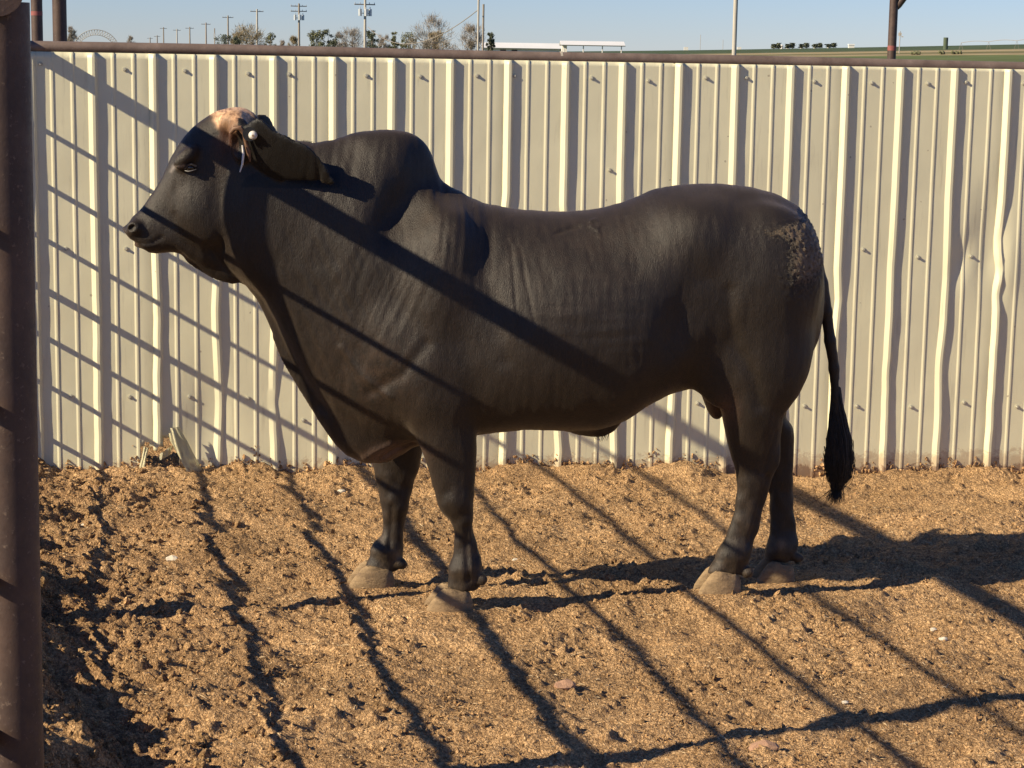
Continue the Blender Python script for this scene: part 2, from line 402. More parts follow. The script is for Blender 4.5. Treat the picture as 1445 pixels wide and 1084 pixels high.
# loose crumbs of dirt: real chunks, too many to count
def chunks(name, n, pos, size, mat, tone_rng, squash=(.9, .7, .5), kind='stuff', label=None, cat=None, seed=5, low=False, sub=False):
    r = np.random.default_rng(seed)
    t = (1 + 5 ** .5) / 2
    iv = np.array([(-1, t, 0), (1, t, 0), (-1, -t, 0), (1, -t, 0), (0, -1, t), (0, 1, t), (0, -1, -t), (0, 1, -t), (t, 0, -1), (t, 0, 1), (-t, 0, -1), (-t, 0, 1)], float)
    iv /= np.linalg.norm(iv[0])
    fi = np.array([(0, 11, 5), (0, 5, 1), (0, 1, 7), (0, 7, 10), (0, 10, 11), (1, 5, 9), (5, 11, 4), (11, 10, 2), (10, 7, 6), (7, 1, 8), (3, 9, 4), (3, 4, 2), (3, 2, 6), (3, 6, 8), (3, 8, 9), (4, 9, 5), (2, 4, 11), (6, 2, 10), (8, 6, 7), (9, 8, 1)])
    if low:
        iv = np.array([(1, 0, 0), (-1, 0, 0), (0, 1, 0), (0, -1, 0), (0, 0, 1), (0, 0, -1)], float)
        fi = np.array([(0, 2, 4), (2, 1, 4), (1, 3, 4), (3, 0, 4), (2, 0, 5), (1, 2, 5), (3, 1, 5), (0, 3, 5)])
    for _ in range(2 if sub else 0):
        e = {}; nv = list(iv); nf = []
        def mid(a, b):
            k_ = (min(a, b), max(a, b))
            if k_ not in e:
                q_ = (nv[a] + nv[b]) / 2; nv.append(q_ / np.linalg.norm(q_)); e[k_] = len(nv) - 1
            return e[k_]
        for a, b, c in fi:
            ab, bc, ca = mid(a, b), mid(b, c), mid(c, a); nf += [(a, ab, ca), (b, bc, ab), (c, ca, bc), (ab, bc, ca)]
        iv = np.array(nv); fi = np.array(nf)
    nv_ = len(iv)
    V = iv[None] * (1 + r.uniform(-.38, .38, (n, nv_, 1)) * (.32 if sub else 1))
    if sub:
        ph = r.uniform(0, 9, (n, 1, 3)); A_ = iv[None] * 2.6 + ph; B_ = iv[None] * 5.1 + ph
        V = V * (1 + .28 * np.sin(A_[..., 0:1]) * np.sin(A_[..., 1:2] + A_[..., 2:3]) + .15 * np.sin(B_[..., 1:2]) * np.sin(B_[..., 2:3] + B_[..., 0:1]))
    V = V * (size[:, None, None] * np.array(squash)[None, None] * r.uniform(.7, 1.3, (n, 1, 3)))
    an = r.uniform(0, 2 * PI, (n, 3)); 
    for ax in range(3):
        c, s_ = np.cos(an[:, ax] * (1 if ax == 2 else .25)), np.sin(an[:, ax] * (1 if ax == 2 else .25))
        i, j = [(1, 2), (0, 2), (0, 1)][ax]
        a, b = V[:, :, i].copy(), V[:, :, j].copy()
        V[:, :, i] = a * c[:, None] - b * s_[:, None]; V[:, :, j] = a * s_[:, None] + b * c[:, None]
    V = V + pos[:, None]
    Q = fi[None] + (np.arange(n) * nv_)[:, None, None]
    o = obj_np(name, V, Q, mat, None, sub, 3)
    tn = r.uniform(*tone_rng, (n, 1)); tn = np.repeat(tn, nv_, 0)
    attr_col(o.data, 'tone', np.c_[tn, tn * r.uniform(.96, 1.02, (len(tn), 1)), tn * .97])
    tag(o, label, cat, kind=kind); return o
n = 85000
cx = rng.uniform(-2.9, 3.1, n); cy = 5.3 + 5.3 * rng.uniform(0, 1, n) ** 1.25
dd = (cx - FP[0]) * FU[1] - (cy - FP[1]) * FU[0]
dens = np.clip(.35 + .8 * fbm(cx / .5, cy / .5, 131, 3), .08, 1); keep = rng.uniform(0, 1, n) < dens
cx, cy, dd = cx[keep], cy[keep], dd[keep]; n = len(cx)
sz = .0032 + .0055 * rng.uniform(0, 1, n) ** 2.5 + .011 * (rng.uniform(0, 1, n) ** 14)
cz = ground_z(cx, cy) + sz * .15
chunks('loose_dirt', n, np.c_[cx, cy, cz], sz, M_DIRT, (.55, 1.35), (1, .8, .45), low=True, label='loose crumbs of dry dirt strewn over the pen floor', cat='dirt')
n = 1900
cy = rng.uniform(5.2, 10.4, n); dd = np.abs(rng.normal(.1, .42, n))
cx = FP[0] + (cy - FP[1]) * FU[0] / FU[1] + dd / FU[1]
sz = .009 + .028 * rng.uniform(0, 1, n) ** 5
m1 = cx > -2.9; cx, cy, sz = cx[m1], cy[m1], sz[m1]
big = sz > .017
chunks('small_clods', int((~big).sum()), np.c_[cx, cy, ground_z(cx, cy)][~big], sz[~big], M_DIRT, (.7, 1.12), (1, .85, .6), label='small broken clods heaped along the left edge of the pen', cat='clods', seed=9)
chunks('broken_clods', int(big.sum()), np.c_[cx, cy, ground_z(cx, cy) - sz * .1][big], sz[big] * .8, M_DIRT, (.75, 1.12), (1, .8, .6), label='fist sized lumps of dirt heaped along the left edge of the pen', cat='clods', seed=11, sub=True)
# short bits of straw and wood chip
n = 4200
sx = rng.uniform(-2.6, 3.0, n); sy = 5.3 + 5.1 * rng.uniform(0, 1, n) ** 1.2; sa = rng.uniform(0, PI, n)
L = rng.uniform(.004, .010, n) + .022 * rng.uniform(0, 1, n) ** 18; wv = rng.uniform(.001, .0024, n)
szz = ground_z(sx, sy) + .004
ca, sa_ = np.cos(sa), np.sin(sa); tl = rng.uniform(-.35, .35, n)
V = []
for a, b, c in ((-1, -1, 0), (1, -1, 0), (1, 1, 0), (-1, 1, 0), (0, 0, 1.3)):
    V.append(np.c_[sx + a * L * ca - b * wv * sa_, sy + a * L * sa_ + b * wv * ca, szz + a * L * tl + c * wv])
V = np.stack(V, 1); fi = np.array([(0, 1, 4), (1, 2, 4), (2, 3, 4), (3, 0, 4)])
M_STRAW = simple_mat('straw_bits', (.34, .235, .13), (.56, .43, .26), 3, .8, 0, 0)
st = obj_np('straw_litter', V, fi[None] + (np.arange(n) * 5)[:, None, None], M_STRAW, None, False, 3)
tag(st, 'fine bits of straw and wood chip mixed into the dirt', 'straw', kind='stuff')

# single pale stones that can be picked out
M_STONE = simple_mat('pale_stone', (.50, .44, .35), (.66, .60, .50), 60, .8, 0, .5)
def on_ground(px, py):
    d = ray(px, py); t = (H + .05) / -d[2]
    for _ in range(12):
        P = np.array([0, 0, H]) + d * t; t = (H - float(ground_z(P[0], P[1]))) / -d[2]
    return np.array([0, 0, H]) + d * t
STONES = [(243, 791, .026, 'pale flat stone in the dirt between the left post and the front hooves'),
          (482, 694, .017, 'small white stone near the sheet fence below the hanging brisket of the bull'),
          (1318, 889, .013, 'left one of two small white stones lying close together at the right'),
          (1331, 903, .015, 'right one of two small white stones lying close together at the right'),
          (797, 971, .034, 'pinkish brown stone on open dirt in front of the belly'),
          (727, 791, .013, 'small pale stone on the dirt between front and hind legs'),
          (1078, 1062, .045, 'flat reddish stone slab at the bottom edge right of centre'),
          (118, 742, .012, 'tiny bright stone on the clods beside the left post'),
          (265, 688, .014, 'small pale stone beside the torn corner of the metal sheet'),
          (1193, 992, .011, 'small white stone just above the thick post shadow at lower right')]
for k, (px, py, s_, lb) in enumerate(STONES):
    P = on_ground(px, py)
    b = MB(); bmesh.ops.create_icosphere(b.bm, subdivisions=2, radius=1)
    rr = random.Random(k)
    ph = [rr.uniform(0, 6) for _ in range(6)]
    for v in b.bm.verts:
        c = v.co; f_ = 1 + .22 * math.sin(2.3 * c.x + ph[0]) * math.sin(2.9 * c.y + ph[1]) + .12 * math.sin(5 * c.z + ph[2] + 3 * c.x)
        v.co = Vector((c.x * s_ * 1.15 * f_, c.y * s_ * .8 * f_, c.z * s_ * .55 * f_))
    mt = M_STONE if k not in (4, 6) else (bpy.data.materials.get('red_stone') or simple_mat('red_stone', (.30, .17, .11), (.40, .24, .15), 40, .85, 0, .6))
    o = b.build('stone', mt, None, False, loc=(P[0], P[1], P[2] + s_ * .2)); tag(o, lb, 'stone')

# ------------------------------------------------------------------ far terrain, fields
def far_h(x, y):
    r = np.hypot(x, y); t = x / np.maximum(y, 1)
    rise = np.clip((r - 150) / 900, 0, 1); rise = rise * rise * (3 - 2 * rise)
    amp = np.clip(1.3 + 32 * t, .6, 12)
    return -.9 + rise * amp * np.where(y > 0, 1, .2) + .25 * np.sin(r / 170 + 3 * t) * rise
rr = np.concatenate([np.linspace(10, 60, 12), np.geomspace(70, 1250, 60), np.geomspace(1300, 1480, 3)]); th = np.concatenate([np.linspace(-PI, -.6, 40), np.linspace(-.58, .58, 120), np.linspace(.6, PI, 40)])
RR, TH = np.meshgrid(rr, th); FX = RR * np.sin(TH); FY = RR * np.cos(TH); FZ = far_h(FX, FY)
FZ = np.where(RR > 1300, FZ - (RR - 1300) * .004, FZ); FZ[RR < 20] -= .3
i2 = (np.arange(len(th) - 1)[:, None] * len(rr) + np.arange(len(rr) - 1)[None]).ravel()
mt, nn, p = new_mat('farm_fields')
geo = nd(nn, 'ShaderNodeNewGeometry').outputs['Position']
ln = nd(nn, 'ShaderNodeVectorMath', operation='LENGTH'); nn.links.new(geo, ln.inputs[0])
wob = noise(nn, .006, 3, .5, vec=geo)
sx_ = nd(nn, 'ShaderNodeMath', operation='MULTIPLY_ADD'); nn.links.new(wob, sx_.inputs[0]); sx_.inputs[1].default_value = 60; nn.links.new(ln.outputs['Value'], sx_.inputs[2])
mr = nd(nn, 'ShaderNodeMapRange'); mr.inputs[1].default_value = 0; mr.inputs[2].default_value = 1400; nn.links.new(sx_.outputs[0], mr.inputs[0])
fc = ramp(nn, mr.outputs[0], [(0, (.11, .13, .06)), (.405, (.115, .145, .06)), (.415, (.30, .245, .14)), (.436, (.29, .235, .14)), (.445, (.15, .14, .07)), (.462, (.15, .14, .07)), (.468, (.32, .26, .15)), (.505, (.30, .245, .145)), (.52, (.075, .10, .055)), (1, (.06, .09, .055))])
fn = ramp(nn, noise(nn, .05, 5, .6, vec=geo), [(.3, (.75,) * 3), (.7, (1.2,) * 3)])
nn.links.new(mixc(nn, 1.0, fc, fn, 'MULTIPLY'), p.inputs['Base Color']); p.inputs['Roughness'].default_value = 1
p.inputs['Specular IOR Level'].default_value = .05
fo = obj_np('field', np.c_[FX.ravel(), FY.ravel(), FZ.ravel()], np.c_[i2, i2 + 1, i2 + len(rr) + 1, i2 + len(rr)][:, ::-1], mt)
tag(fo, kind='structure')

# ------------------------------------------------------------------ metal sheet fence
wall = empty('metal_fence', (WO[0], WO[1], 0), YAW)
tag(wall, 'cream ribbed sheet metal fence with brown pipe rail behind the bull', 'fence')
PITCH = .3048; RH = .017
# (rib index, height of kink, sideways shift, width, flattening)
KINKS = [(5, 1.30, .010, .06, .35), (6, 1.22, -.004, .05, .3), (7, 1.15, -.016, .12, .25), (8, 1.20, .011, .05, .45), (9, .9, .008, .3, .2), (1, .70, .008, .25, .3), (2, .25, .014, .22, .5), (2, .95, .008, .12, .3),
         (3, .25, -.012, .22, .7), (4, .45, .006, .3, .3), (13, .78, .014, .10, .45), (14, .95, -.006, .25, .15), (14, .35, -.008, .2, .2), (15, .9, .010, .25, .2), (15, .40, -.008, .15, .3),
         (16, 1.12, -.008, .12, .6), (16, .95, .010, .05, .8), (16, .80, -.006, .05, .5), (17, 1.05, -.008, .2, .4), (12, .8, .006, .2, .2), (12, .25, -.008, .15, .2), (11, .3, .006, .2, .3), (10, .25, .008, .15, .3), (8, .15, -.01, .12, .3)]
prof = [(-.023, 0), (.000, RH), (.0125, RH), (.0255, 0)]
for c0 in (.1016, .2032): prof += [(c0 - .010, 0), (c0 - .001, .0034), (c0 + .0065, .0034), (c0 + .0105, 0)]
prof += [(.052, 0), (.076, 0), (.135, 0), (.17, 0), (.235, 0), (.26, 0)]
prof.sort()
zs = np.arange(-.40, 2.0501, .022)
def top_z(s): return 2.052 - .0032 * s
def wall_point(s, hgt, z, n_rib, is_major):
    y = -hgt
    sh = 0; fl = 0
    for (k, zc, dx, wz, f_) in KINKS:
        b = np.clip(1 - np.abs(z - zc) / (1.7 * wz), 0, 1)
        if n_rib == k and is_major: sh = sh + 1.1 * dx * b; fl = np.maximum(fl, f_ * b)
    if is_major:
        sh = sh + .0015 * np.sin(z * 2.1 + n_rib * 2.7) * np.clip((1.9 - z), 0, 1) + .0025 * vn(z * 2.2, np.full_like(z, n_rib * 7.1), 3) * np.clip((1.7 - z) * 1.5, 0, 1)
        sh = sh + .003 * np.clip((.9 - z) * 2, 0, 1) * vn(z * 9, np.full_like(z, n_rib * 3.3), 8)
        y = y * (1 - fl)
    ss = s + sh
    y = y + (.003 * fbm(ss * 1.1, z * .9, 5, 2) + .0016 * fbm(ss * 5, z * 3.5, 6, 2)) * np.clip((2.0 - z) * 2.5, 0, 1)
    # big buckle at right
    y = y + .022 * np.exp(-((ss - 4.80) / .08) ** 2 - ((z - 1.08) / .26) ** 2) - .010 * np.exp(-((ss - 4.93) / .05) ** 2 - ((z - 1.0) / .2) ** 2)
    y = y + .014 * np.exp(-((ss - 4.65 - .25 * (z - 1.0)) / .05) ** 2 - ((z - 1.0) / .14) ** 2)
    y = y + .020 * np.exp(-((ss - .55) / .12) ** 2 - ((z - .12) / .22) ** 2) - .012 * np.exp(-((ss - 1.95) / .1) ** 2 - ((z - .1) / .2) ** 2)
    return ss, y, z
nA, _ = wall_sz(206, 650)[0], 0; nB = wall_sz(252, 650)[0]; nZ = wall_sz(226, 632)[1]
ribs_all = list(range(-2, 24))
for p0 in range(-2, 23, 3):
    cols = []; 
    for rb in range(p0, p0 + 3):
        for (dx_, hh) in prof:
            cols.append((rb * PITCH - .0125 + dx_, hh, rb, abs(dx_) < .0305))
    # overlap: finish on the next panel's rib (lap), slightly under
    for (dx_, hh) in prof[:4]: cols.append(((p0 + 3) * PITCH - .0125 + dx_, hh, p0 + 3, True))
    P = np.zeros((len(cols), len(zs), 3))
    for c_, (s, hh, rb, mj) in enumerate(cols):
        lap = .0016 if c_ >= len(cols) - 4 else 0.0
        zz = np.minimum(zs, top_z(s)); zz[-1] = top_z(s)
        a, b, c = wall_point(np.full_like(zz, s), hh - lap, zz, rb, mj)
        P[c_, :, 0] = a; P[c_, :, 1] = b + (lap if hh == 0 else 0); P[c_, :, 2] = c
    nz = len(zs); q = (np.arange(len(cols) - 1)[:, None] * nz + np.arange(nz - 1)[None]).ravel()
    Q = np.c_[q, q + nz, q + nz + 1, q + 1]
    Vv = P.reshape(-1, 3); ctr = Vv[Q].mean(1)
    tw = (ctr[:, 0] > nA - .02) & (ctr[:, 0] < nB) & (ctr[:, 2] < nZ + .25 * (ctr[:, 0] - nA) + .02 * np.sin(ctr[:, 0] * 60))
    Q = Q[~tw]
    o = obj_np('sheet_panel', Vv, Q, M_SHEET, wall)
    o.data.set_sharp_from_angle(angle=math.radians(16))
    so_ = o.modifiers.new('thick', 'SOLIDIFY'); so_.thickness = .0012; so_.offset = 1
# the rail, its joints, and posts on the far side
s0, s1 = -.75, 6.6
def rail_z(s): return 2.075 - .0056 * s
pts = [(s, .028 + .003 * math.sin(s * 1.7), rail_z(s) + .002 * math.sin(s * 2.3)) for s in np.linspace(s0, s1, 30)]
b = MB(); b.tube(pts, .0305, 20); b.build('top_rail', M_RUST2, wall)
for sx0 in (wall_sz(793, 82)[0],):
    b = MB(); b.tube([(sx0 - .006, .028, rail_z(sx0)), (sx0 + .006, .028, rail_z(sx0))], .0325, 20); b.build('weld_bead', simple_mat('weld', (.3, .26, .2), (.5, .46, .38), 40, .6), wall)
for s in np.arange(-.3, 6.6, 2.44):
    b = MB(); b.tube([(s, .13, -.6), (s, .13, rail_z(s) - .03)], .03, 14); b.build('post', M_RUST, wall)
for zr_ in (.33, 1.15, 1.90):
    b = MB(); b.tube([(s0, .075, zr_), (s1, .075, zr_)], .024, 10); b.build('girt', M_RUST, wall)
# screws
b = MB(); b.tube([(0, 0.002, 0), (0, -.004, 0)], .011, 10); b.tube([(0, -.004, 0), (0, -.012, 0)], [.0075, .0065], 6)
scr = b.build('screw', M_SCREW, wall, False); sme = scr.data
SCR = [(176, 98), (261, 100), (350, 104), (408, 105), (517, 107), (593, 108), (673, 107), (835, 110), (915, 114), (996, 110), (1053, 110), (1149, 115), (1230, 117), (1309, 118), (1363, 116), (1444, 118), (57, 90), (726, 107),
       (93, 351), (1218, 352), (1295, 363), (1371, 362), (178, 351), (860, 240),
       (100, 559), (183, 560), (267, 560), (350, 562), (428, 593), (984, 569), (1135, 573), (1209, 573), (1285, 574), (1435, 574), (912, 572), (852, 562), (1360, 568)]
for k, (px, py) in enumerate(SCR):
    s, z = wall_sz(px, py)
    o = scr if k == 0 else link(scr.copy(), wall)
    a, yy, _ = wall_point(np.array([s]), 0, np.array([z]), -99, False)
    o.location = (s, float(yy[0]) - .001, z)
    o.rotation_euler = (0, random.uniform(0, 3), 0)
n = 1500
ws = rng.uniform(-.25, 5.2, n); wx = WO[0] + WD[0] * ws; wy = WO[1] + WD[1] * ws
gz0 = ground_z(wx - WN[0] * .03, wy - WN[1] * .03); clump = np.clip(fbm(ws / .12, ws * 0, 201, 3) + .45, 0, 1.2)
hz_ = gz0 + np.abs(rng.normal(0, .045, n)) * clump; szc = .003 + .010 * rng.uniform(0, 1, n) ** 2.5
chunks('caked_dirt', n, np.c_[wx - WN[0] * .004, wy - WN[1] * .004, hz_], szc, M_DIRT, (.75, 1.7), (1.1, .35, .9), label='crumbs of dirt caked along the foot of the sheet fence', cat='dirt', seed=17)
# torn and folded corner of the sheet at the foot
def wl(px, py, off):
    P = ray_wall(px, py, off); d = P[:2] - WO; return (d @ WD, d @ WN, P[2])
def flap(ptsL, ptsR, name='bent_flap'):
    bm = bmesh.new(); rows = []
    for a, b_ in zip(ptsL, ptsR):
        A = Vector(wl(*a)); B = Vector(wl(*b_)); rows.append([bm.verts.new(A.lerp(B, t) + Vector((0, -.012 * math.sin(PI * t) * (1 + .6 * math.sin(t * 9)), 0))) for t in np.linspace(0, 1, 9)])
    for r0, r1 in zip(rows[:-1], rows[1:]):
        for k in range(8): bm.faces.new((r0[k], r0[k + 1], r1[k + 1], r1[k]))
    bmesh.ops.solidify(bm, geom=bm.faces[:], thickness=.0015)
    x = MB(); x.bm.free(); x.bm = bm; return x.build(name, M_SHEET, wall)
flap([(240, 604, -.035), (247, 625, -.06), (254, 645, -.10), (263, 665, -.13), (270, 684, -.14)],
     [(252, 602, -.030), (264, 622, -.035), (273, 640, -.035), (283, 658, -.03), (293, 676, -.03)])
flap([(238, 612, -.045), (240, 622, -.05), (244, 628, -.06)], [(246, 606, -.035), (252, 630, -.09), (262, 662, -.125)])
flap([(203, 630, -.02), (200, 645, -.04), (196, 660, -.05)], [(210, 632, -.02), (206, 650, -.07), (203, 668, -.09)])
flap([(226, 640, -.03), (224, 650, -.02)], [(243, 628, -.04), (240, 642, -.02)])

# ------------------------------------------------------------------ side fence of pipe and rod
sf = empty('pipe_fence', (FP[0], FP[1], 0), FD - PI / 2)
tag(sf, 'dark rusty pipe fence seen end on along the left edge with thin horizontal rods', 'fence')
for k, dist in enumerate((0, 2.06, 4.12, 7.38)):
    r_ = (.044, .045, .045, .028)[k]
    off = -.017 if k == 0 else 0
    b = MB(); b.tube([(off * 1.0, dist, -.5), (off * .6, dist, 1.0), (-.006 if k == 0 else 0, dist, 2.16)], r_, 28); b.build('post', M_RUST, sf)
b = MB(); b.tube([(-.012, -.09, 2.178), (-.012, 2, 2.172), (-.012, 5, 2.170), (-.012, 7.47, 2.165)], .041, 28); b.build('top_rail', M_RUST, sf)
for z, r_ in ((1.82, .0125), (1.54, .0135), (1.26, .0125), (1.00, .018), (.75, .0135), (.50, .0125), (.22, .0125)):
    sag = random.uniform(-.01, .01)
    b = MB(); b.tube([(-.045 - r_, -.35, z), (-.045 - r_, 1, z + sag), (-.045 - r_, 3.1, z - sag), (-.045 - r_, 5.2, z + sag), (-.045 - r_, 7.47, z)], r_, 12); b.build('rod', M_RUST, sf)

# ------------------------------------------------------------------ bull: implicit body, surfaced as ONE mesh
def hermite(xk, yk, x):
    xk = np.asarray(xk, float); yk = np.asarray(yk, float); o = np.argsort(xk); xk, yk = xk[o], yk[o]
    h = np.diff(xk); h[h < 1e-6] = 1e-6; d = np.diff(yk) / h
    m_ = np.zeros_like(yk); m_[1:-1] = np.where(d[:-1] * d[1:] > 0, 2 * d[:-1] * d[1:] / (d[:-1] + d[1:] + 1e-12), 0); m_[0] = d[0]; m_[-1] = d[-1]
    xc = np.clip(x, xk[0], xk[-1]); i = np.clip(np.searchsorted(xk, xc) - 1, 0, len(xk) - 2)
    t = (xc - xk[i]) / h[i]
    return ((2 * t ** 3 - 3 * t ** 2 + 1) * yk[i] + (t ** 3 - 2 * t ** 2 + t) * h[i] * m_[i] + (-2 * t ** 3 + 3 * t ** 2) * yk[i + 1] + (t ** 3 - t ** 2) * h[i] * m_[i + 1])

VOX = .0075
XA, ZA = side(170, 870, 0); XB, ZB = side(1185, 140, 0)
X0, X1, Y0, Y1, Z0, Z1 = XA - .03, XB + .05, -.48, .48, -.12, ZB + .06
NX, NY, NZ = int((X1 - X0) / VOX), int((Y1 - Y0) / VOX), int((Z1 - Z0) / VOX)
ax_, ay_, az_ = X0 + VOX * np.arange(NX), Y0 + VOX * np.arange(NY), Z0 + VOX * np.arange(NZ)
D = np.full((NX, NY, NZ), .3, np.float32)

def blend(bb, fn, k, sub=False):
    mg = k + .03
    i0, i1 = np.searchsorted(ax_, [bb[0] - mg, bb[1] + mg]); j0, j1 = np.searchsorted(ay_, [bb[2] - mg, bb[3] + mg]); k0, k1 = np.searchsorted(az_, [bb[4] - mg, bb[5] + mg])
    X, Y, Z = np.meshgrid(ax_[i0:i1], ay_[j0:j1], az_[k0:k1], indexing='ij')
    b = fn(X, Y, Z).astype(np.float32); a = D[i0:i1, j0:j1, k0:k1]
    if sub:
        b = -b; h = np.clip(.5 - .5 * (b - a) / k, 0, 1); D[i0:i1, j0:j1, k0:k1] = b * (1 - h) + a * h + k * h * (1 - h) if False else np.maximum(a, b) + np.maximum(k - np.abs(a - b), 0) ** 2 / (4 * k)
    else:
        D[i0:i1, j0:j1, k0:k1] = np.minimum(a, b) - np.maximum(k - np.abs(a - b), 0) ** 2 / (4 * k)

WS = .95
def loft(top, bot, hw, yc=0.0, ang=0.0, k=.03, pu=2.0, pl=2.0, frac=.5, yoff=0.0, cap=.0, vertical=False, tilt=0.0):
    """top/bot: outlines in measured points; hw: (px, half width) pairs keyed along the axis; ang: axis tilt"""
    if vertical: ang_ = -PI / 2
    else: ang_ = ang
    a = np.array([math.cos(ang_), math.sin(ang_)]); b = np.array([-math.sin(ang_), math.cos(ang_)])
    yo = yoff
    T = np.array([side(x, y, yo) for x, y in top]); B = np.array([side(x, y, yo) for x, y in bot])
    tT, vT = T @ a, T @ b; tB, vB = B @ a, B @ b
    K = np.array([side(q[0], q[1], yo) for q in hw]) @ a; Wd = np.array([q[2] for q in hw]) * WS
    YC = np.array([q[3] if len(q) > 3 else yc for q in hw])
    FR = np.array([q[4] if len(q) > 4 else frac for q in hw])
    t0, t1 = min(tT.min(), tB.min()), max(tT.max(), tB.max())
    allP = np.vstack([T, B]); wm = Wd.max()
    bb = (allP[:, 0].min(), allP[:, 0].max(), YC.min() - wm, YC.max() + wm, allP[:, 1].min(), allP[:, 1].max())
    def fn(X, Y, Z):
        t = X * a[0] + Z * a[1]; v = X * b[0] + Z * b[1]
        # sample curves once
        ts = np.linspace(t0 - .08, t1 + .08, 600)
        up = np.interp(t, ts, hermite(tT, vT, ts)); lo = np.interp(t, ts, hermite(tB, vB, ts))
        w_ = np.interp(t, ts, hermite(K, Wd, ts)); yc_ = np.interp(t, ts, hermite(K, YC, ts)); fr = np.interp(t, ts, hermite(K, FR, ts))
        gap = np.maximum(up - lo, .004); vc = lo + gap * fr; yc_ = yc_ - tilt * (v - (up + lo) / 2)
        hv = np.where(v > vc, np.maximum(gap * (1 - fr), .003), np.maximum(gap * fr, .003))
        A = np.abs(v - vc) / hv; Bq = np.abs(Y - yc_) / np.maximum(w_, .003)
        p = np.where(v > vc, pu, pl)
        A = np.maximum(A, 1e-4); Bq = np.maximum(Bq, 1e-4)
        q = (A ** p + Bq ** p) ** (1 / p)
        gr = np.sqrt((A ** (p - 1) / hv) ** 2 + (Bq ** (p - 1) / np.maximum(w_, .003)) ** 2) * q ** (1 - p)
        d = np.maximum((q - 1) / np.maximum(gr, 1e-3), -np.minimum(hv, w_))
        e = np.maximum(t0 - t, t - t1) + cap
        return np.where((e > 0) | (d > 0), np.sqrt(np.maximum(e, 0) ** 2 + np.maximum(d, 0) ** 2) + np.minimum(np.maximum(e, d), 0), np.maximum(e, d))
    blend(bb, fn, k)

def ell(px, py, y, rx, ry, rz, k=.04, rot=0.0, sub=False):
    cx_, cz_ = side(px, py, y); c, s_ = math.cos(rot), math.sin(rot)
    def fn(X, Y, Z):
        u = (X - cx_) * c + (Z - cz_) * s_; v = -(X - cx_) * s_ + (Z - cz_) * c; w_ = Y - y
        k0 = np.sqrt((u / rx) ** 2 + (w_ / ry) ** 2 + (v / rz) ** 2) + 1e-6
        k1 = np.sqrt((u / rx ** 2) ** 2 + (w_ / ry ** 2) ** 2 + (v / rz ** 2) ** 2) + 1e-6
        return k0 * (k0 - 1) / k1
    m_ = max(rx, rz); blend((cx_ - m_, cx_ + m_, y - ry, y + ry, cz_ - m_, cz_ + m_), fn, k, sub)

def capsule(pts, k=.02):
    """pts: (px,py,y,r)"""
    P = [(side(a, b, c)[0], c, side(a, b, c)[1], r) for a, b, c, r in pts]
    for A, B in zip(P[:-1], P[1:]):
        def fn(X, Y, Z, A=A, B=B):
            ba = np.array(B[:3]) - np.array(A[:3]); L2 = ba @ ba
            h = np.clip(((X - A[0]) * ba[0] + (Y - A[1]) * ba[1] + (Z - A[2]) * ba[2]) / L2, 0, 1)
            return np.sqrt((X - A[0] - ba[0] * h) ** 2 + (Y - A[1] - ba[1] * h) ** 2 + (Z - A[2] - ba[2] * h) ** 2) - (A[3] + (B[3] - A[3]) * h)
        r = max(A[3], B[3])
        blend((min(A[0], B[0]) - r, max(A[0], B[0]) + r, min(A[1], B[1]) - r, max(A[1], B[1]) + r, min(A[2], B[2]) - r, max(A[2], B[2]) + r), fn, k)

# trunk
loft(top=[(470, 330), (500, 285), (560, 262), (600, 262), (640, 271), (690, 288), (740, 296), (790, 299), (830, 296), (870, 288), (900, 278), (925, 267), (960, 261), (1010, 259), (1050, 263), (1090, 272), (1118, 286), (1138, 307), (1150, 335), (1157, 375), (1160, 425)],
     bot=[(470, 520), (490, 575), (530, 602), (580, 614), (620, 614), (670, 610), (700, 606), (740, 602), (790, 603), (830, 602), (870, 590), (900, 572), (940, 553), (990, 543), (1050, 540), (1090, 540), (1120, 525), (1140, 500), (1154, 465), (1160, 425)],
     hw=[(470, 400, .14, 0, .45), (500, 400, .20, 0, .45), (560, 400, .255, 0, .48), (620, 400, .30, 0, .48), (680, 400, .335, 0, .42), (760, 400, .362, 0, .38), (850, 400, .37, 0, .38), (930, 400, .335, 0, .45), (990, 400, .295, 0, .52), (1050, 400, .29, 0, .55), (1100, 400, .26, 0, .55), (1135, 400, .18, 0, .55), (1152, 400, .11, 0, .5), (1160, 400, .04, 0, .5)],
     k=.02, pu=2.0, pl=2.6)
# neck, wedge shaped down to the dewlap
loft(top=[(318, 215), (340, 195), (370, 190), (400, 195), (430, 200), (470, 204), (520, 220), (600, 260)],
     bot=[(318, 372), (340, 394), (364, 416), (384, 446), (404, 488), (426, 528), (454, 572), (480, 600), (520, 614), (600, 620)],
     hw=[(318, 300, .115, 0, .5), (350, 300, .160, 0, .5), (400, 300, .172, 0, .58), (450, 300, .195, 0, .58), (500, 300, .23, 0, .58), (560, 300, .245, 0, .55), (600, 300, .255, 0, .55)], k=.05, pu=2.2, pl=2.3)
# chest muscle between neck and legs
ell(560, 520, 0, .20, .235, .22, .08)
ell(500, 450, 0, .16, .15, .30, .08, rot=.25)
# brisket
loft(top=[(452, 575), (480, 560), (540, 560), (600, 570), (625, 590)], bot=[(452, 590), (470, 620), (490, 641), (515, 653), (540, 653), (565, 643), (590, 626), (625, 612)],
     hw=[(452, 600, .04), (490, 600, .085), (530, 600, .105), (580, 600, .10), (625, 600, .06)], k=.045, pl=1.8)
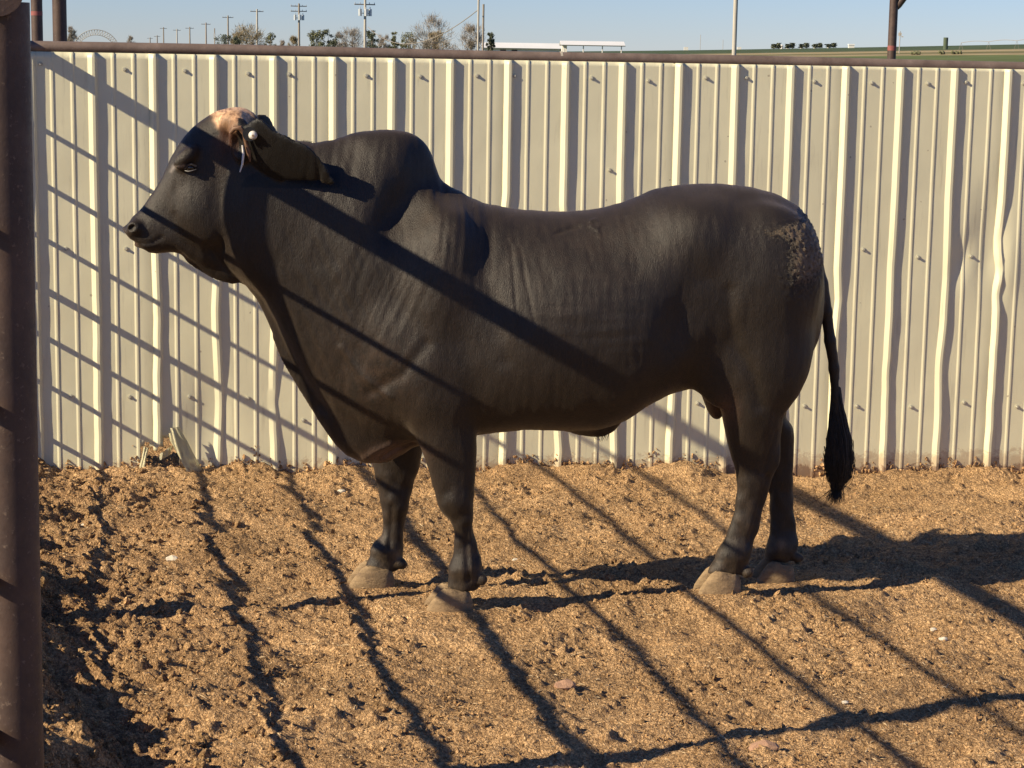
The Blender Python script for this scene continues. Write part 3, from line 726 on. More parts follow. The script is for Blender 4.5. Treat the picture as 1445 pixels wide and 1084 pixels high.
# throat skin
loft(top=[(252, 340), (290, 330), (340, 330), (390, 380)], bot=[(252, 352), (264, 370), (285, 384), (300, 393), (320, 400), (345, 403), (362, 412), (390, 455)],
     hw=[(252, 350, .02), (290, 350, .035), (340, 350, .045), (390, 400, .05)], k=.03, pl=1.6)
loft(top=[(345, 380), (400, 450), (450, 545), (490, 600)], bot=[(345, 402), (362, 424), (378, 458), (390, 492), (402, 518), (420, 547), (436, 572), (452, 598), (470, 622), (490, 641)],
     hw=[(345, 400, .022), (400, 500, .024), (450, 560, .03), (490, 600, .05)], k=.03, pl=1.8)
# hump
loft(top=[(440, 215), (462, 203), (480, 194), (510, 186), (540, 183), (570, 185), (592, 195), (607, 213), (615, 235), (622, 252), (632, 262), (650, 275)],
     bot=[(440, 300), (480, 330), (540, 340), (600, 330), (650, 300)],
     hw=[(440, 250, .07, 0, .2), (480, 250, .115, 0, .25), (525, 250, .165, 0, .3), (555, 250, .155, 0, .3), (585, 250, .105, 0, .3), (608, 250, .07, 0, .3), (630, 250, .06, 0, .3), (650, 250, .05, 0, .3)], k=.045, pu=2.3, pl=2)
for sg in (-1, 1):
    # shoulder blade and upper arm
    ell(618, 410, sg * .165, .13, .135, .27, .07, rot=-.10)
    ell(632, 345, sg * .13, .09, .11, .12, .08)
    ell(610, 530, sg * .20, .15, .10, .22, .06, rot=.15)
    ell(560, 480, sg * .15, .12, .11, .16, .06, rot=.5)
    # ribs and paunch
    ell(800, 460, sg * .14, .42, .215, .29, .08)
    # hip and thigh
    ell(985, 335, sg * .15, .16, .12, .12, .10)
    ell(1075, 400, sg * .165, .24, .135, .30, .055, rot=-.15)
    ell(1080, 500, sg * .165, .165, .115, .24, .06, rot=.1)
    ell(1010, 520, sg * .18, .10, .06, .16, .06, rot=.35)
# dip behind the shoulder and in the flank
for sg in (-1,):
    ell(695, 440, sg * .445, .05, .10, .27, .08, rot=-.12, sub=True)
    ell(975, 455, sg * .44, .075, .13, .24, .09, rot=-.15, sub=True)
    ell(578, 285, sg * .30, .085, .17, .19, .07, rot=-.6, sub=True)
# legs (vertical lofts: 'top' is the front edge at left, 'bot' the back edge)
def leg(pts, yo, p=2.2, k=.03, cap=.0):
    """pts: (py, left px, right px, half width)"""
    ys = [q[0] for q in pts]
    # axis runs downward; b = (1,0): larger v is larger X
    loft(top=[(q[2], q[0]) for q in pts], bot=[(q[1], q[0]) for q in pts],
         hw=[((q[1] + q[2]) / 2, q[0], q[3], yo if len(q) < 5 else q[4]) for q in pts], yoff=yo, vertical=True, k=k, pu=p, pl=p, cap=cap)
leg([(520, 570, 680, .10, -.17), (560, 573, 676, .10), (590, 579, 673, .092), (615, 586, 672, .083), (640, 597, 672, .075), (665, 605, 671, .066), (690, 613, 670, .06), (712, 622, 669, .056), (735, 636, 668, .047), (758, 641, 671, .038), (785, 640, 676, .040), (806, 637, 680, .047), (820, 633, 679, .048), (832, 632, 674, .044)], NEAR)
leg([(560, 530, 600, .09, .15), (600, 529, 600, .088), (630, 527, 597, .083), (655, 527, 592, .075), (680, 531, 585, .066), (705, 538, 578, .058), (720, 541, 575, .054), (742, 541, 571, .044), (762, 536, 569, .040), (780, 527, 569, .042), (795, 517, 568, .048), (800, 515, 564, .048), (806, 513, 560, .042)], .20)
leg([(380, 1040, 1110, .05, -.13), (440, 1010, 1140, .10, -.14), (490, 990, 1145, .12, -.15), (520, 998, 1140, .125, -.15), (550, 1010, 1125, .12), (580, 1018, 1106, .108), (605, 1023, 1100, .092), (630, 1028, 1098, .072), (650, 1033, 1098, .058), (668, 1038, 1092, .050), (690, 1040, 1085, .043), (717, 1037, 1077, .038), (745, 1029, 1070, .037), (768, 1020, 1062, .041), (790, 1008, 1057, .047), (800, 1001, 1054, .047), (808, 999, 1050, .044)], -.15)
leg([(380, 1040, 1110, .05, .13), (440, 1020, 1140, .10, .14), (490, 1010, 1145, .12, .15), (530, 1030, 1130, .12), (560, 1045, 1112, .10), (585, 1052, 1108, .088), (606, 1058, 1118, .070), (630, 1064, 1119, .056), (655, 1072, 1119, .048), (690, 1082, 1119, .040), (715, 1086, 1120, .037), (740, 1087, 1123, .038), (765, 1085, 1125, .042), (780, 1080, 1122, .045), (790, 1079, 1118, .043)], .17)
# dew claws
DEW = ((680, 818, NEAR - .03), (680, 818, NEAR + .03), (567, 796, .17), (567, 797, .22), (1056, 808, -.18), (1056, 808, -.12), (1126, 788, .14), (1126, 788, .20))
for px, py, yo in DEW:
    ell(px, py, yo, .024, .018, .022, .012, rot=.7)
# knee and hock bones
ell(640, 705, NEAR, .055, .056, .07, .03); ell(556, 705, .20, .05, .055, .07, .03)
ell(1088, 640, -.15, .030, .028, .06, .02, rot=.2); ell(1110, 615, .17, .026, .028, .055, .02, rot=.2)
for px, py, yo in ((656, 800, NEAR), (543, 775, .2), (1034, 782, -.15), (1102, 770, .17)):
    ell(px, py, yo, .058, .050, .045, .03)
# sheath, scrotum
loft(top=[(740, 560), (900, 540)], bot=[(740, 596), (790, 603), (818, 614), (845, 617), (862, 611), (880, 590), (900, 565)], hw=[(740, 590, .05), (800, 590, .07), (850, 590, .055), (900, 560, .04)], k=.04)
loft(top=[(985, 520), (1030, 520)], bot=[(985, 545), (994, 565), (1002, 586), (1011, 592), (1021, 585), (1030, 560)], hw=[(985, 540, .05), (1008, 550, .075), (1030, 550, .05)], k=.02)
# tail
capsule([(1100, 296, 0, .04), (1124, 311, 0, .034), (1141, 336, -.01, .030), (1151, 366, -.01, .028), (1159, 400, -.01, .026), (1166, 440, -.01, .024), (1171, 480, -.01, .022), (1177, 520, -.01, .021), (1180, 560, -.01, .022), (1182, 595, -.01, .026)], k=.012)
# head
HA = math.atan2(side(330, 205)[1] - side(190, 330)[1], side(330, 205)[0] - side(190, 330)[0])
loft(top=[(181, 314), (188, 305), (200, 294), (213, 275), (224, 257), (233, 240), (243, 218), (256, 198), (274, 178), (296, 162), (320, 153), (345, 153), (366, 163)],
     bot=[(184, 337), (192, 350), (212, 357), (236, 356), (256, 357), (270, 366), (300, 372), (330, 350), (352, 300), (370, 240)],
     hw=[(184, 326, .055), (192, 322, .066), (210, 312, .070), (230, 298, .072), (250, 280, .085), (268, 262, .103), (285, 248, .108), (305, 232, .102), (330, 212, .092), (355, 190, .078), (370, 175, .06)],
     ang=HA, k=.04, pu=2.3, pl=2.4, cap=.01)
for sg in (-1, 1):
    ell(283, 305, sg * .070, .075, .045, .11, .04, rot=.35)       # cheek muscle
    ell(262, 222, sg * .095, .055, .035, .03, .03, rot=HA)          # brow
    ell(269, 237, sg * .128, .020, .012, .012, .014, rot=.3, sub=True)
    ell(189, 321, sg * .055, .028, .028, .026, .02)                 # nostril rim
    ell(185.5, 322, sg * .078, .010, .022, .017, .008, rot=-.8, sub=True)
    ell(330, 172, sg * .06, .055, .055, .045, .03)                  # poll bump
ell(206, 343, 0, .045, .062, .022, .02)                             # lower lip and chin
# near ear: cup and leaf
ell(340, 198, -.125, .045, .045, .085, .02, rot=.1)
loft(top=[(345, 180), (363, 166), (388, 184), (413, 195), (435, 206), (451, 221), (463, 240), (472, 257)],
     bot=[(345, 225), (362, 238), (382, 250), (400, 256), (427, 257), (448, 257), (462, 261), (472, 260)],
     hw=[(345, 200, .022, -.12), (363, 200, .018, -.172), (400, 220, .015, -.188), (430, 230, .014, -.203), (455, 245, .013, -.210), (470, 258, .010, -.212)], k=.010, yoff=-.2, pu=2.2, pl=2.2, tilt=.42)
ell(333, 208, -.164, .026, .034, .052, .012, rot=.1, sub=True)
# far ear
loft(top=[(350, 170), (368, 160), (380, 166), (388, 180), (396, 192)], bot=[(350, 200), (370, 205), (385, 205), (396, 200)],
     hw=[(350, 190, .02, .12), (396, 190, .010, .20)], k=.012, yoff=.15)

# --- surface nets
S = D < 0
cnt = np.zeros((NX - 1, NY - 1, NZ - 1), np.int8)
for a in (0, 1):
    for b_ in (0, 1):
        for c in (0, 1): cnt += S[a:NX - 1 + a, b_:NY - 1 + b_, c:NZ - 1 + c]
act = (cnt > 0) & (cnt < 8); idx = np.argwhere(act); ids = np.full(act.shape, -1, np.int32); ids[act] = np.arange(len(idx))
acc = np.zeros((len(idx), 3)); num = np.zeros(len(idx))
cor = [(a, b_, c) for a in (0, 1) for b_ in (0, 1) for c in (0, 1)]
for i_, A in enumerate(cor):
    for B in cor[i_ + 1:]:
        if sum(abs(p_ - q_) for p_, q_ in zip(A, B)) != 1: continue
        va = D[idx[:, 0] + A[0], idx[:, 1] + A[1], idx[:, 2] + A[2]]; vb = D[idx[:, 0] + B[0], idx[:, 1] + B[1], idx[:, 2] + B[2]]
        mk = (va < 0) != (vb < 0); t = np.where(mk, va / np.where(mk, va - vb, 1), 0)
        for d_ in range(3): acc[:, d_] += np.where(mk, A[d_] + (B[d_] - A[d_]) * t, 0)
        num += mk
BV = (idx + acc / num[:, None]) * VOX + np.array([X0, Y0, Z0])
quads = []
for ax3 in range(3):
    sl0 = [slice(1, -1)] * 3; sl0[ax3] = slice(0, -1); sl1 = list(sl0); sl1[ax3] = slice(1, None)
    a = S[tuple(sl0)]; b_ = S[tuple(sl1)]; e = np.argwhere(a != b_); inside = a[e[:, 0], e[:, 1], e[:, 2]]
    off = np.ones(3, int); off[ax3] = 0; e = e + off
    u_, v_ = (ax3 + 1) % 3, (ax3 + 2) % 3
    def cell(du, dv):
        c = e.copy(); c[:, u_] -= du; c[:, v_] -= dv; return ids[c[:, 0], c[:, 1], c[:, 2]]
    q = np.c_[cell(1, 1), cell(0, 1), cell(0, 0), cell(1, 0)]
    q[~inside] = q[~inside][:, ::-1]; quads.append(q)
BQ = np.vstack(quads); BQ = BQ[(BQ >= 0).all(1)]
E2 = np.vstack([BQ[:, [0, 1]], BQ[:, [1, 2]], BQ[:, [2, 3]], BQ[:, [3, 0]]])
def smooth_v(V, it, lam):
    deg = np.bincount(E2[:, 0], minlength=len(V)) + np.bincount(E2[:, 1], minlength=len(V))
    for _ in range(it):
        s_ = np.zeros_like(V)
        for c in range(3): s_[:, c] = np.bincount(E2[:, 0], V[E2[:, 1], c], len(V)) + np.bincount(E2[:, 1], V[E2[:, 0], c], len(V))
        V = V + lam * (s_ / deg[:, None] - V)
    return V
BV = smooth_v(BV, 2, .5)
# keep only the largest connected piece is assumed: all primitives overlap
def vnormals(V):
    n_ = np.cross(V[BQ[:, 2]] - V[BQ[:, 0]], V[BQ[:, 3]] - V[BQ[:, 1]]); N = np.zeros_like(V)
    for c in range(4):
        for d_ in range(3): N[:, d_] += np.bincount(BQ[:, c], n_[:, d_], len(V))
    return N / (np.linalg.norm(N, axis=1, keepdims=True) + 1e-9)
N = vnormals(BV)
# measured pixel-like body coordinates (scale 345 px per metre) used to lay out skin folds and patches
sx0, sz0 = side(700, 600)
PXs = (side(800, 600)[0] - sx0) / 100; PZs = (side(700, 500)[1] - sz0) / 100
U = 700 + (BV[:, 0] - sx0) / PXs; Vp = 600 - (BV[:, 2] - sz0) / PZs; Yb = BV[:, 1]
def gs(u, v, ru, rv, rot=0): 
    c, s_ = math.cos(rot), math.sin(rot); a = (U - u) * c + (Vp - v) * s_; b_ = -(U - u) * s_ + (Vp - v) * c
    return np.exp(-(a / ru) ** 2 - (b_ / rv) ** 2)
disp = np.zeros(len(BV))
# vertical skin folds below the hump and over the shoulder
fold = vn((U + .10 * (Vp - 300)) / 8.0, Vp / 120, 3)
disp += .0036 * fold * gs(640, 330, 55, 70)
disp += .0008 * vn((U - .15 * Vp) / 7, Vp / 90, 5) * gs(740, 420, 60, 110)
disp += .0035 * vn((U + .2 * Vp) / 10, Vp / 110, 7) * gs(470, 240, 60, 60)
disp += .0035 * vn((U - .45 * Vp) / 9, (Vp + .4 * U) / 90, 9) * gs(450, 450, 80, 150, .3)
disp += .0040 * vn((U + .45 * Vp) / 9, Vp / 80, 10) * gs(530, 400, 60, 60)
disp += .0025 * vn(U / 70, (Vp + .05 * U) / 11, 11) * gs(840, 430, 90, 60)
disp += .0020 * vn(U / 26, Vp / 40, 12)
disp += .0010 * vn(U / 7, Vp / 22, 14)
# single deep creases
def crease(pts, wd_, amt):
    P = np.array(pts, float); best = np.full(len(BV), 1e9)
    for A, B in zip(P[:-1], P[1:]):
        ba = B - A; h = np.clip(((U - A[0]) * ba[0] + (Vp - A[1]) * ba[1]) / (ba @ ba), 0, 1)
        best = np.minimum(best, np.hypot(U - A[0] - ba[0] * h, Vp - A[1] - ba[1] * h))
    return amt * np.exp(-(best / wd_) ** 2)
nearm = (Yb < .02)
disp += nearm * crease([(672, 330), (668, 380), (682, 430), (694, 490)], 12, -.007)
disp += nearm * crease([(448, 205), (447, 235), (452, 260)], 2.5, -.004)
disp += nearm * crease([(305, 345), (330, 380), (352, 405), (368, 430), (388, 470)], 4, -.008)
disp += nearm * crease([(196, 342), (212, 346), (232, 344), (246, 336)], 2.5, -.005)
disp += nearm * crease([(705, 340), (706, 400), (712, 460)], 2.2, -.003)
disp += nearm * crease([(718, 345), (722, 390), (732, 440)], 2.2, -.003)
disp += nearm * crease([(590, 470), (560, 510), (520, 540)], 8, -.007)
disp += nearm * crease([(1000, 400), (1003, 440), (1015, 480), (1040, 520), (1052, 560)], 9, -.008)
disp += nearm * crease([(480, 480), (510, 520), (545, 545)], 5, .005)
disp += nearm * crease([(770, 326), (790, 320), (802, 318)], 2.5, -.005)
disp += nearm * crease([(818, 312), (826, 309), (830, 316), (824, 322), (817, 317)], 1.6, .004)
disp += nearm * crease([(826, 322), (828, 332)], 1.6, .004)
for pts_ in ([(660, 725), (662, 760), (664, 800)], [(650, 725), (651, 765), (652, 800)], [(560, 725), (560, 760), (558, 785)], [(1072, 665), (1064, 710), (1050, 760)], [(1080, 600), (1072, 630), (1066, 660)], [(1112, 640), (1112, 700), (1110, 755)]):
    disp += crease(pts_, 3.5, -.006)
for pts_ in ([(672, 690), (668, 730), (672, 770)], [(1092, 590), (1090, 620), (1086, 650)], [(1080, 700), (1074, 725), (1066, 755)]):
    disp += crease(pts_, 3.5, .005)
disp += .0035 * vn(U / 13, Vp / 19, 77) * np.clip((Vp - 640) / 40, 0, 1)
disp += nearm * crease([(540, 640), (560, 627), (582, 620)], 3.5, -.011)
disp += nearm * crease([(515, 640), (530, 628), (550, 618)], 4, .008)
disp += nearm * crease([(262, 250), (258, 275), (262, 300)], 4, .003)
disp += nearm * crease([(322, 342), (318, 330), (320, 318)], 3, .003) * 0
mudm = np.clip(gs(1124, 335, 30, 38, .2) * 1.15 + gs(1098, 375, 40, 48) * .75 + gs(1075, 320, 50, 12) * .7, 0, 1) * (Yb < 0)
mudn = np.clip(vn(U / 4.5, Vp / 4.0, 21) + .15, 0, 1)
disp += .008 * mudm * mudn * (mudm > .3)
BV = BV + N * disp[:, None]
base = np.array([.0175, .0127, .0094]); tint = np.tile(base, (len(BV), 1))
def paint(mask, col, amt=1.0):
    global tint
    mk = np.clip(mask * amt, 0, 1)[:, None]; tint = tint * (1 - mk) + np.array(col)[None] * mk
nz_ = fbm(U / 12, Vp / 12, 31, 3)
paint(np.clip(.5 + nz_, 0, 1) * np.clip(gs(830, 350, 150, 90) + gs(620, 340, 60, 70), 0, 1), (.026, .0185, .0135), .8)
paint(gs(520, 520, 60, 70) * np.clip(.6 + nz_, 0, 1), (.034, .022, .015), .8)
paint((gs(545, 634, 34, 13, -.35) ** .7) * (Vp > 612) * nearm, (.12, .075, .055), .9)
paint(gs(1040, 400, 120, 150), (.0175, .0135, .0105), .7)
pt = 1 / (1 + np.exp(((((U - 339) / 27) ** 2 + ((Vp - 170) / 23) ** 2) - 1 + .5 * vn(U / 9, Vp / 9, 41)) * 7))
paint(pt * (Yb < .02) * (Vp < 197), (.62, .40, .24)); paint(pt * (Yb < .02) * np.clip(vn(U / 3.5, Vp / 3, 43) * 2, 0, 1) * (Vp < 197), (.13, .055, .03), .8)
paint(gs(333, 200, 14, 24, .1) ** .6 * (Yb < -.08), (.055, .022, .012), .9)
paint(crease([(322, 190), (330, 183), (342, 184), (350, 196)], 4, 1) * (Yb < -.1), (.16, .09, .045), .8)
paint(crease([(350, 196), (352, 215), (356, 232)], 4, 1) * (Yb < -.1), (.09, .045, .025), .8)
paint(crease([(186, 336), (192, 345), (202, 352)], 7, 1) * (Yb < .06), (.26, .15, .11), .95)
paint(crease([(262, 243), (268, 242), (276, 240)], 1.8, 1) * (Yb < 0), (.22, .20, .19), .9)
paint(crease([(262, 243), (259, 249)], 2.0, 1) * (Yb < 0), (.14, .12, .11), .9)
paint(gs(183, 322, 5, 8) * (Yb < 0), (.05, .04, .036), .8)
paint((gs(1008, 572, 14, 22)) * (Yb < .15), (.060, .032, .022), .9)
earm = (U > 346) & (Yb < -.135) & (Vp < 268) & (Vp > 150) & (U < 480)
paint(earm * 1.0, (.0035, .0030, .0028), 1)  # ear painted blacker than the coat: shade of its unlit side in the colour
for (a, b_) in ((660, 790), (548, 760), (1010, 770), (1045, 745), (1105, 780)):
    paint(gs(a, b_, 14, 45) * np.clip(nz_ + .2, 0, 1), (.075, .055, .040), .6)
for px, py, yo in DEW[::2]:
    paint(gs(px + 3, py + 3, 8, 8), (.20, .14, .08), .8)
paint(np.clip((Vp - 775) / 40, 0, 1) * np.clip(.55 + nz_, 0, 1), (.085, .065, .045), .55)
bull = empty('bull', (BO[0], BO[1], 0), YAW)
tag(bull, 'large black humped bull standing side on facing left in front of the sheet fence', 'bull')
body = obj_np('body', BV, BQ, M_COAT, bull)
attr_col(body.data, 'tint', tint); attr_col(body.data, 'mud', np.repeat(mudm[:, None], 3, 1))

# hooves: two claws each
def hoof_part(hx, hy, hz, L, front):
    bm = bmesh.new(); nr = 22
    for sg in (-1, 1):
        rings = []
        for k, (h, lf, lb, wy) in enumerate([(-.012, .54, .38, .042), (.0, .54, .38, .044), (.014, .52, .38, .044), (.034, .46, .37, .042), (.056, .38, .35, .039), (.076, .29, .32, .034), (.088, .18, .26, .026)]):
            ring = []
            for j in range(nr):
                a = 2 * PI * j / nr; ca, sa = math.cos(a), math.sin(a)
                x = -ca * (lf if ca > 0 else lb) * L * .96      # toe points to -X
                wv_ = wy * .90 * (1 - .28 * max(ca, 0) ** 2)
                y = sa * wv_
                if y * sg < 0: y *= .55                  # flat inner wall
                ring.append(bm.verts.new((hx + x + .01 * L * math.sin(9 * h * 30) * 0, hy + sg * (.030 + .010 * max(ca, 0)) + y, hz + h * (1.0 if ca > 0 else .85) + .002 * math.sin(j * 2.1 + k))))
            rings.append(ring)
        for r0, r1 in zip(rings[:-1], rings[1:]):
            for j in range(nr): bm.faces.new((r0[j], r0[(j + 1) % nr], r1[(j + 1) % nr], r1[j]))
        bm.faces.new(rings[-1]); bm.faces.new(rings[0][::-1])
    x = MB(); x.bm.free(); x.bm = bm; return x.build('hoof', M_HORN, bull)
for (hx, hy, hz, L), spec in zip(hoof_pos, HOOFS): hoof_part(hx, hy, hz, L, spec[5] == 'F')
# eye
def bloc(px, py, y): a = side(px, py, y); return Vector((a[0], y, a[1]))
mt, nn, p = new_mat('dark_eye'); p.inputs['Base Color'].default_value = (.008, .006, .005, 1); p.inputs['Roughness'].default_value = .08
for sg in (-1, 1):
    c = bloc(269, 237, sg * .104); b = MB(); b.sphere(c, .0165); b.build('eye', mt, bull)
# eyelids ring near
M_SKIN = simple_mat('dark_skin', (.02, .016, .014), (.04, .03, .027), 60, .45, 0, .3)
b = MB(); b.tube([bloc(261, 238, -.108), bloc(265, 233, -.116), bloc(270, 232, -.119), bloc(277, 235, -.116)], .005, 8); b.build('eyelid', M_SKIN, bull)
mt, nn, p = new_mat('pale_lid'); p.inputs['Base Color'].default_value = (.13, .12, .115, 1); p.inputs['Roughness'].default_value = .45
b = MB(); b.tube([bloc(261, 241, -.108), bloc(266, 242, -.116), bloc(271, 241, -.118), bloc(277, 239, -.114)], [.0015, .0022, .0022, .001], 8); b.build('lower_lid', mt, bull)
# ear tag button with its dark back plate, and the ear fringe painted white as if sunlit
M_WHITE = simple_mat('tag_and_lit_fringe', (.62, .58, .52), (.74, .70, .64), 40, .4, 0, 0)
M_TAGD = simple_mat('dark_rubber', (.01, .01, .01), (.02, .02, .02), 40, .5, 0, 0)
c = bloc(357, 191, -.202); tg = MB(); tg.tube([c, c + Vector((0, -.012, 0))], [.0165, .013], 18); tg.sphere(c + Vector((0, -.012, 0)), .012, (1, .4, 1)); et = tg.build('ear_tag', M_WHITE, bull)
tg = MB(); tg.tube([c + Vector((-.012, .006, .004)), c + Vector((-.012, -.001, .004))], .026, 18); tg.build('tag_plate', M_TAGD, et)
tg = MB(); tg.tube([c + Vector((0, -.021, -.001)), c + Vector((0, -.0185, -.001))], .0045, 10); tg.build('rivet', simple_mat('rivet_brown', (.25, .16, .10), (.35, .24, .16), 40, .5, 0, 0), et)
b = MB(); b.tube([bloc(342, 205, -.19), bloc(343.5, 218, -.192), bloc(342, 232, -.192), bloc(338.5, 243, -.19)], [.003, .0045, .004, .002], 8); b.build('ear_fringe', M_WHITE, bull)
mt = simple_mat('brown_ear_skin', (.10, .05, .028), (.2, .11, .06), 50, .6, 0, .3)
b = MB(); b.tube([bloc(325, 188, -.165), bloc(331, 181, -.178), bloc(339, 181, -.182), bloc(345, 189, -.182), bloc(347, 202, -.180), bloc(351, 215, -.176), bloc(353, 228, -.168)], [.006, .010, .011, .009, .007, .009, .003], 10); b.build('ear_rim', mt, bull)

def strands(name, curves, mat, parent, n=5):
    V = []; Q = []; base_ = 0
    for pts, r0 in curves:
        m_ = len(pts)
        for i, P in enumerate(pts):
            d = np.array(pts[min(i + 1, m_ - 1)]) - np.array(pts[max(i - 1, 0)]); d = d / (np.linalg.norm(d) + 1e-9)
            a = np.cross(d, [.3, 1, .1]); a /= np.linalg.norm(a) + 1e-9; b2 = np.cross(d, a); r_ = r0 * (1 - .8 * i / (m_ - 1))
            for k in range(3):
                an = 2 * PI * k / 3; V.append(np.array(P) + (a * math.cos(an) + b2 * math.sin(an)) * r_)
        for i in range(m_ - 1):
            for k in range(3): Q.append((base_ + i * 3 + k, base_ + i * 3 + (k + 1) % 3, base_ + (i + 1) * 3 + (k + 1) % 3, base_ + (i + 1) * 3 + k))
        base_ += 3 * m_
    return obj_np(name, V, Q, mat, parent)
# tail switch: a tapering core and many hairs
cv = []; r3 = random.Random(3)
core = [(1179, 548), (1182, 585), (1184, 620), (1184, 650), (1183, 675), (1181, 692)]; crad = [.013, .027, .045, .054, .045, .018]
cp = [bloc(px, py, -.01) for px, py in core]
b = MB(); b.tube(cp, [q * .30 for q in crad], 14, jit=.12); b.build('switch_core', M_HAIR, bull)
for i in range(1500):
    a = r3.uniform(0, 2 * PI); rho = math.sqrt(r3.uniform(.05, 1)) * r3.choice([1, 1, 1, 1.12]); lastn = r3.choice([4, 5, 5, 6]) ; pts = []
    ph = r3.uniform(0, 6); start = r3.choice([0, 0, 1, 2])
    for j in range(start, lastn):
        c = cp[j]; rr_ = crad[j] * rho * 1.02; wob_ = .007 * math.sin(ph + j * 1.5)
        pts.append((c.x + rr_ * math.cos(a + .12 * j) + wob_, c.y + rr_ * math.sin(a + .12 * j) * .8, c.z + r3.uniform(-.006, .006)))
    if lastn == 6 and r3.random() < .8:
        e_ = pts[-1]; pts.append((e_[0] + r3.uniform(-.035, .025), e_[1] + r3.uniform(-.03, .03), e_[2] - r3.uniform(.02, .06)))
    if len(pts) > 2: cv.append((pts, .0019))
# stray hairs
for x0_, y0_, x1_, y1_ in ((1190, 600, 1206, 655), (1206, 655, 1198, 688), (1172, 600, 1161, 640), (1185, 680, 1170, 716), (1187, 682, 1189, 712), (1163, 630, 1166, 690), (1162, 640, 1160, 685), (1178, 685, 1142, 712), (1176, 690, 1165, 710), (1180, 690, 1176, 714), (1184, 690, 1182, 713), (1179, 690, 1158, 706), (1203, 640, 1199, 680)):
    pts = []
    for t in np.linspace(0, 1, 5):
        pts.append(tuple(bloc(x0_ + (x1_ - x0_) * t + 3 * math.sin(PI * t), y0_ + (y1_ - y0_) * t, -.01)))
    cv.append((pts, .003))
strands('tail_switch', cv, M_HAIR, bull)
# hair at the sheath
cv = []
for i in range(50):
    x_ = r3.uniform(836, 862); p0_ = bloc(x_, 608, r3.uniform(-.03, .01)); e_ = bloc(848 + (x_ - 848) * .5 + r3.uniform(-3, 3), r3.choice([613, 615, 621]) + r3.uniform(-3, 4), -.01)
    cv.append(([tuple(p0_), tuple(p0_.lerp(e_, .5)), tuple(e_)], .002))
strands('sheath_hair', cv, M_HAIR, bull)
# short hair along neck crest
cv = []
for i in range(260):
    x_ = r3.uniform(425, 480); y_ = np.interp(x_, [425, 448, 470, 480], [199, 204, 202, 196]); p0_ = bloc(x_, y_ + 2, r3.uniform(-.02, .02)); e_ = p0_ + Vector((r3.uniform(-.004, .012), 0, r3.uniform(.006, .012)))
    cv.append(([tuple(p0_), tuple(p0_.lerp(e_, .5)), tuple(e_)], .0012))
strands('crest_hair', cv, M_HAIR, bull)

# ------------------------------------------------------------------ beyond the fence
def far_xy(px, dist):
    d = ray(px, 70); t = dist / d[1]; return d[0] * t, dist
def px_z(px, py, dist):
    d = ray(px, py); return H + d[2] * dist / d[1]
def far_post(name, px, top_py, dist, r, mat, label, cat, extra=None, grp=None):
    x, y = far_xy(px, dist); zt = px_z(px, top_py, dist); gz = float(far_h(np.array(x), np.array(y)))
    t = empty(name, (x, y, gz)); tag(t, label, cat, grp)
    b = MB(); b.tube([(0, 0, -.3), (0, 0, zt - gz)], r, 16); b.build('pole', mat, t)
    return t, zt - gz
# tall dark pipes behind the rail at left
t, h_ = far_post('pipe_post', 53, -60, 13.0, .036, M_RUST, 'dark pipe standing behind the rail right beside the near post', 'post', grp=None)
b = MB(); b.tube([(0, 0, px_z(53, 22, 13) + .9), (0, 0, px_z(53, 16, 13) + .9)], .0368, 16); b.build('red_band', simple_mat('faded_red', (.20, .05, .045), (.28, .09, .08), 30, .7, 0, 0), t)
t, h_ = far_post('pipe_post', 85, -60, 13.4, .046, M_RUST, 'thick dark pipe behind the rail, second from the left edge', 'post')
t, h_ = far_post('pipe_post', 1258.5, -60, 26.0, .055, M_RUST, 'brown pipe post with a brace, rising behind the rail at right', 'post')
zb = px_z(1258, 12, 26) - t.location.z; b = MB(); b.tube([(.035, 0, zb), (.055, 0, zb + .04), (.12, 0, zb + .14), (.3, 0, zb + .35)], [.03, .045, .05, .05], 12); b.build('brace', M_RUST, t)
zb = px_z(1258, 68, 26) - t.location.z; b = MB(); b.tube([(0, 0, zb - .03), (0, 0, zb + .03)], .0562, 16); b.build('red_band', bpy.data.materials['faded_red'], t)
M_WOOD = simple_mat('weathered_wood', (.20, .17, .14), (.32, .28, .235), 3, .85, 0, .2, sc=(4, 4, .5))
M_WOODP = simple_mat('pale_pole', (.34, .31, .27), (.46, .43, .38), 3, .85, 0, .2, sc=(4, 4, .5))
M_GREYMETAL = simple_mat('grey_metal', (.42, .45, .47), (.55, .58, .60), 3, .45, .3, 0)
t, h_ = far_post('light_pole', 1036, -60, 60, .065, M_WOODP, 'slim pale grey pole standing behind the fence right of centre', 'pole')
t, h_ = far_post('service_pole', 674.5, -30, 170, .085, M_WOODP, 'tall grey pole, left one of a pair by the white shed', 'pole')
t, h_ = far_post('service_pole', 681.5, 6, 172, .085, M_WOOD, 'shorter darker pole, right one of a pair by the white shed', 'pole')
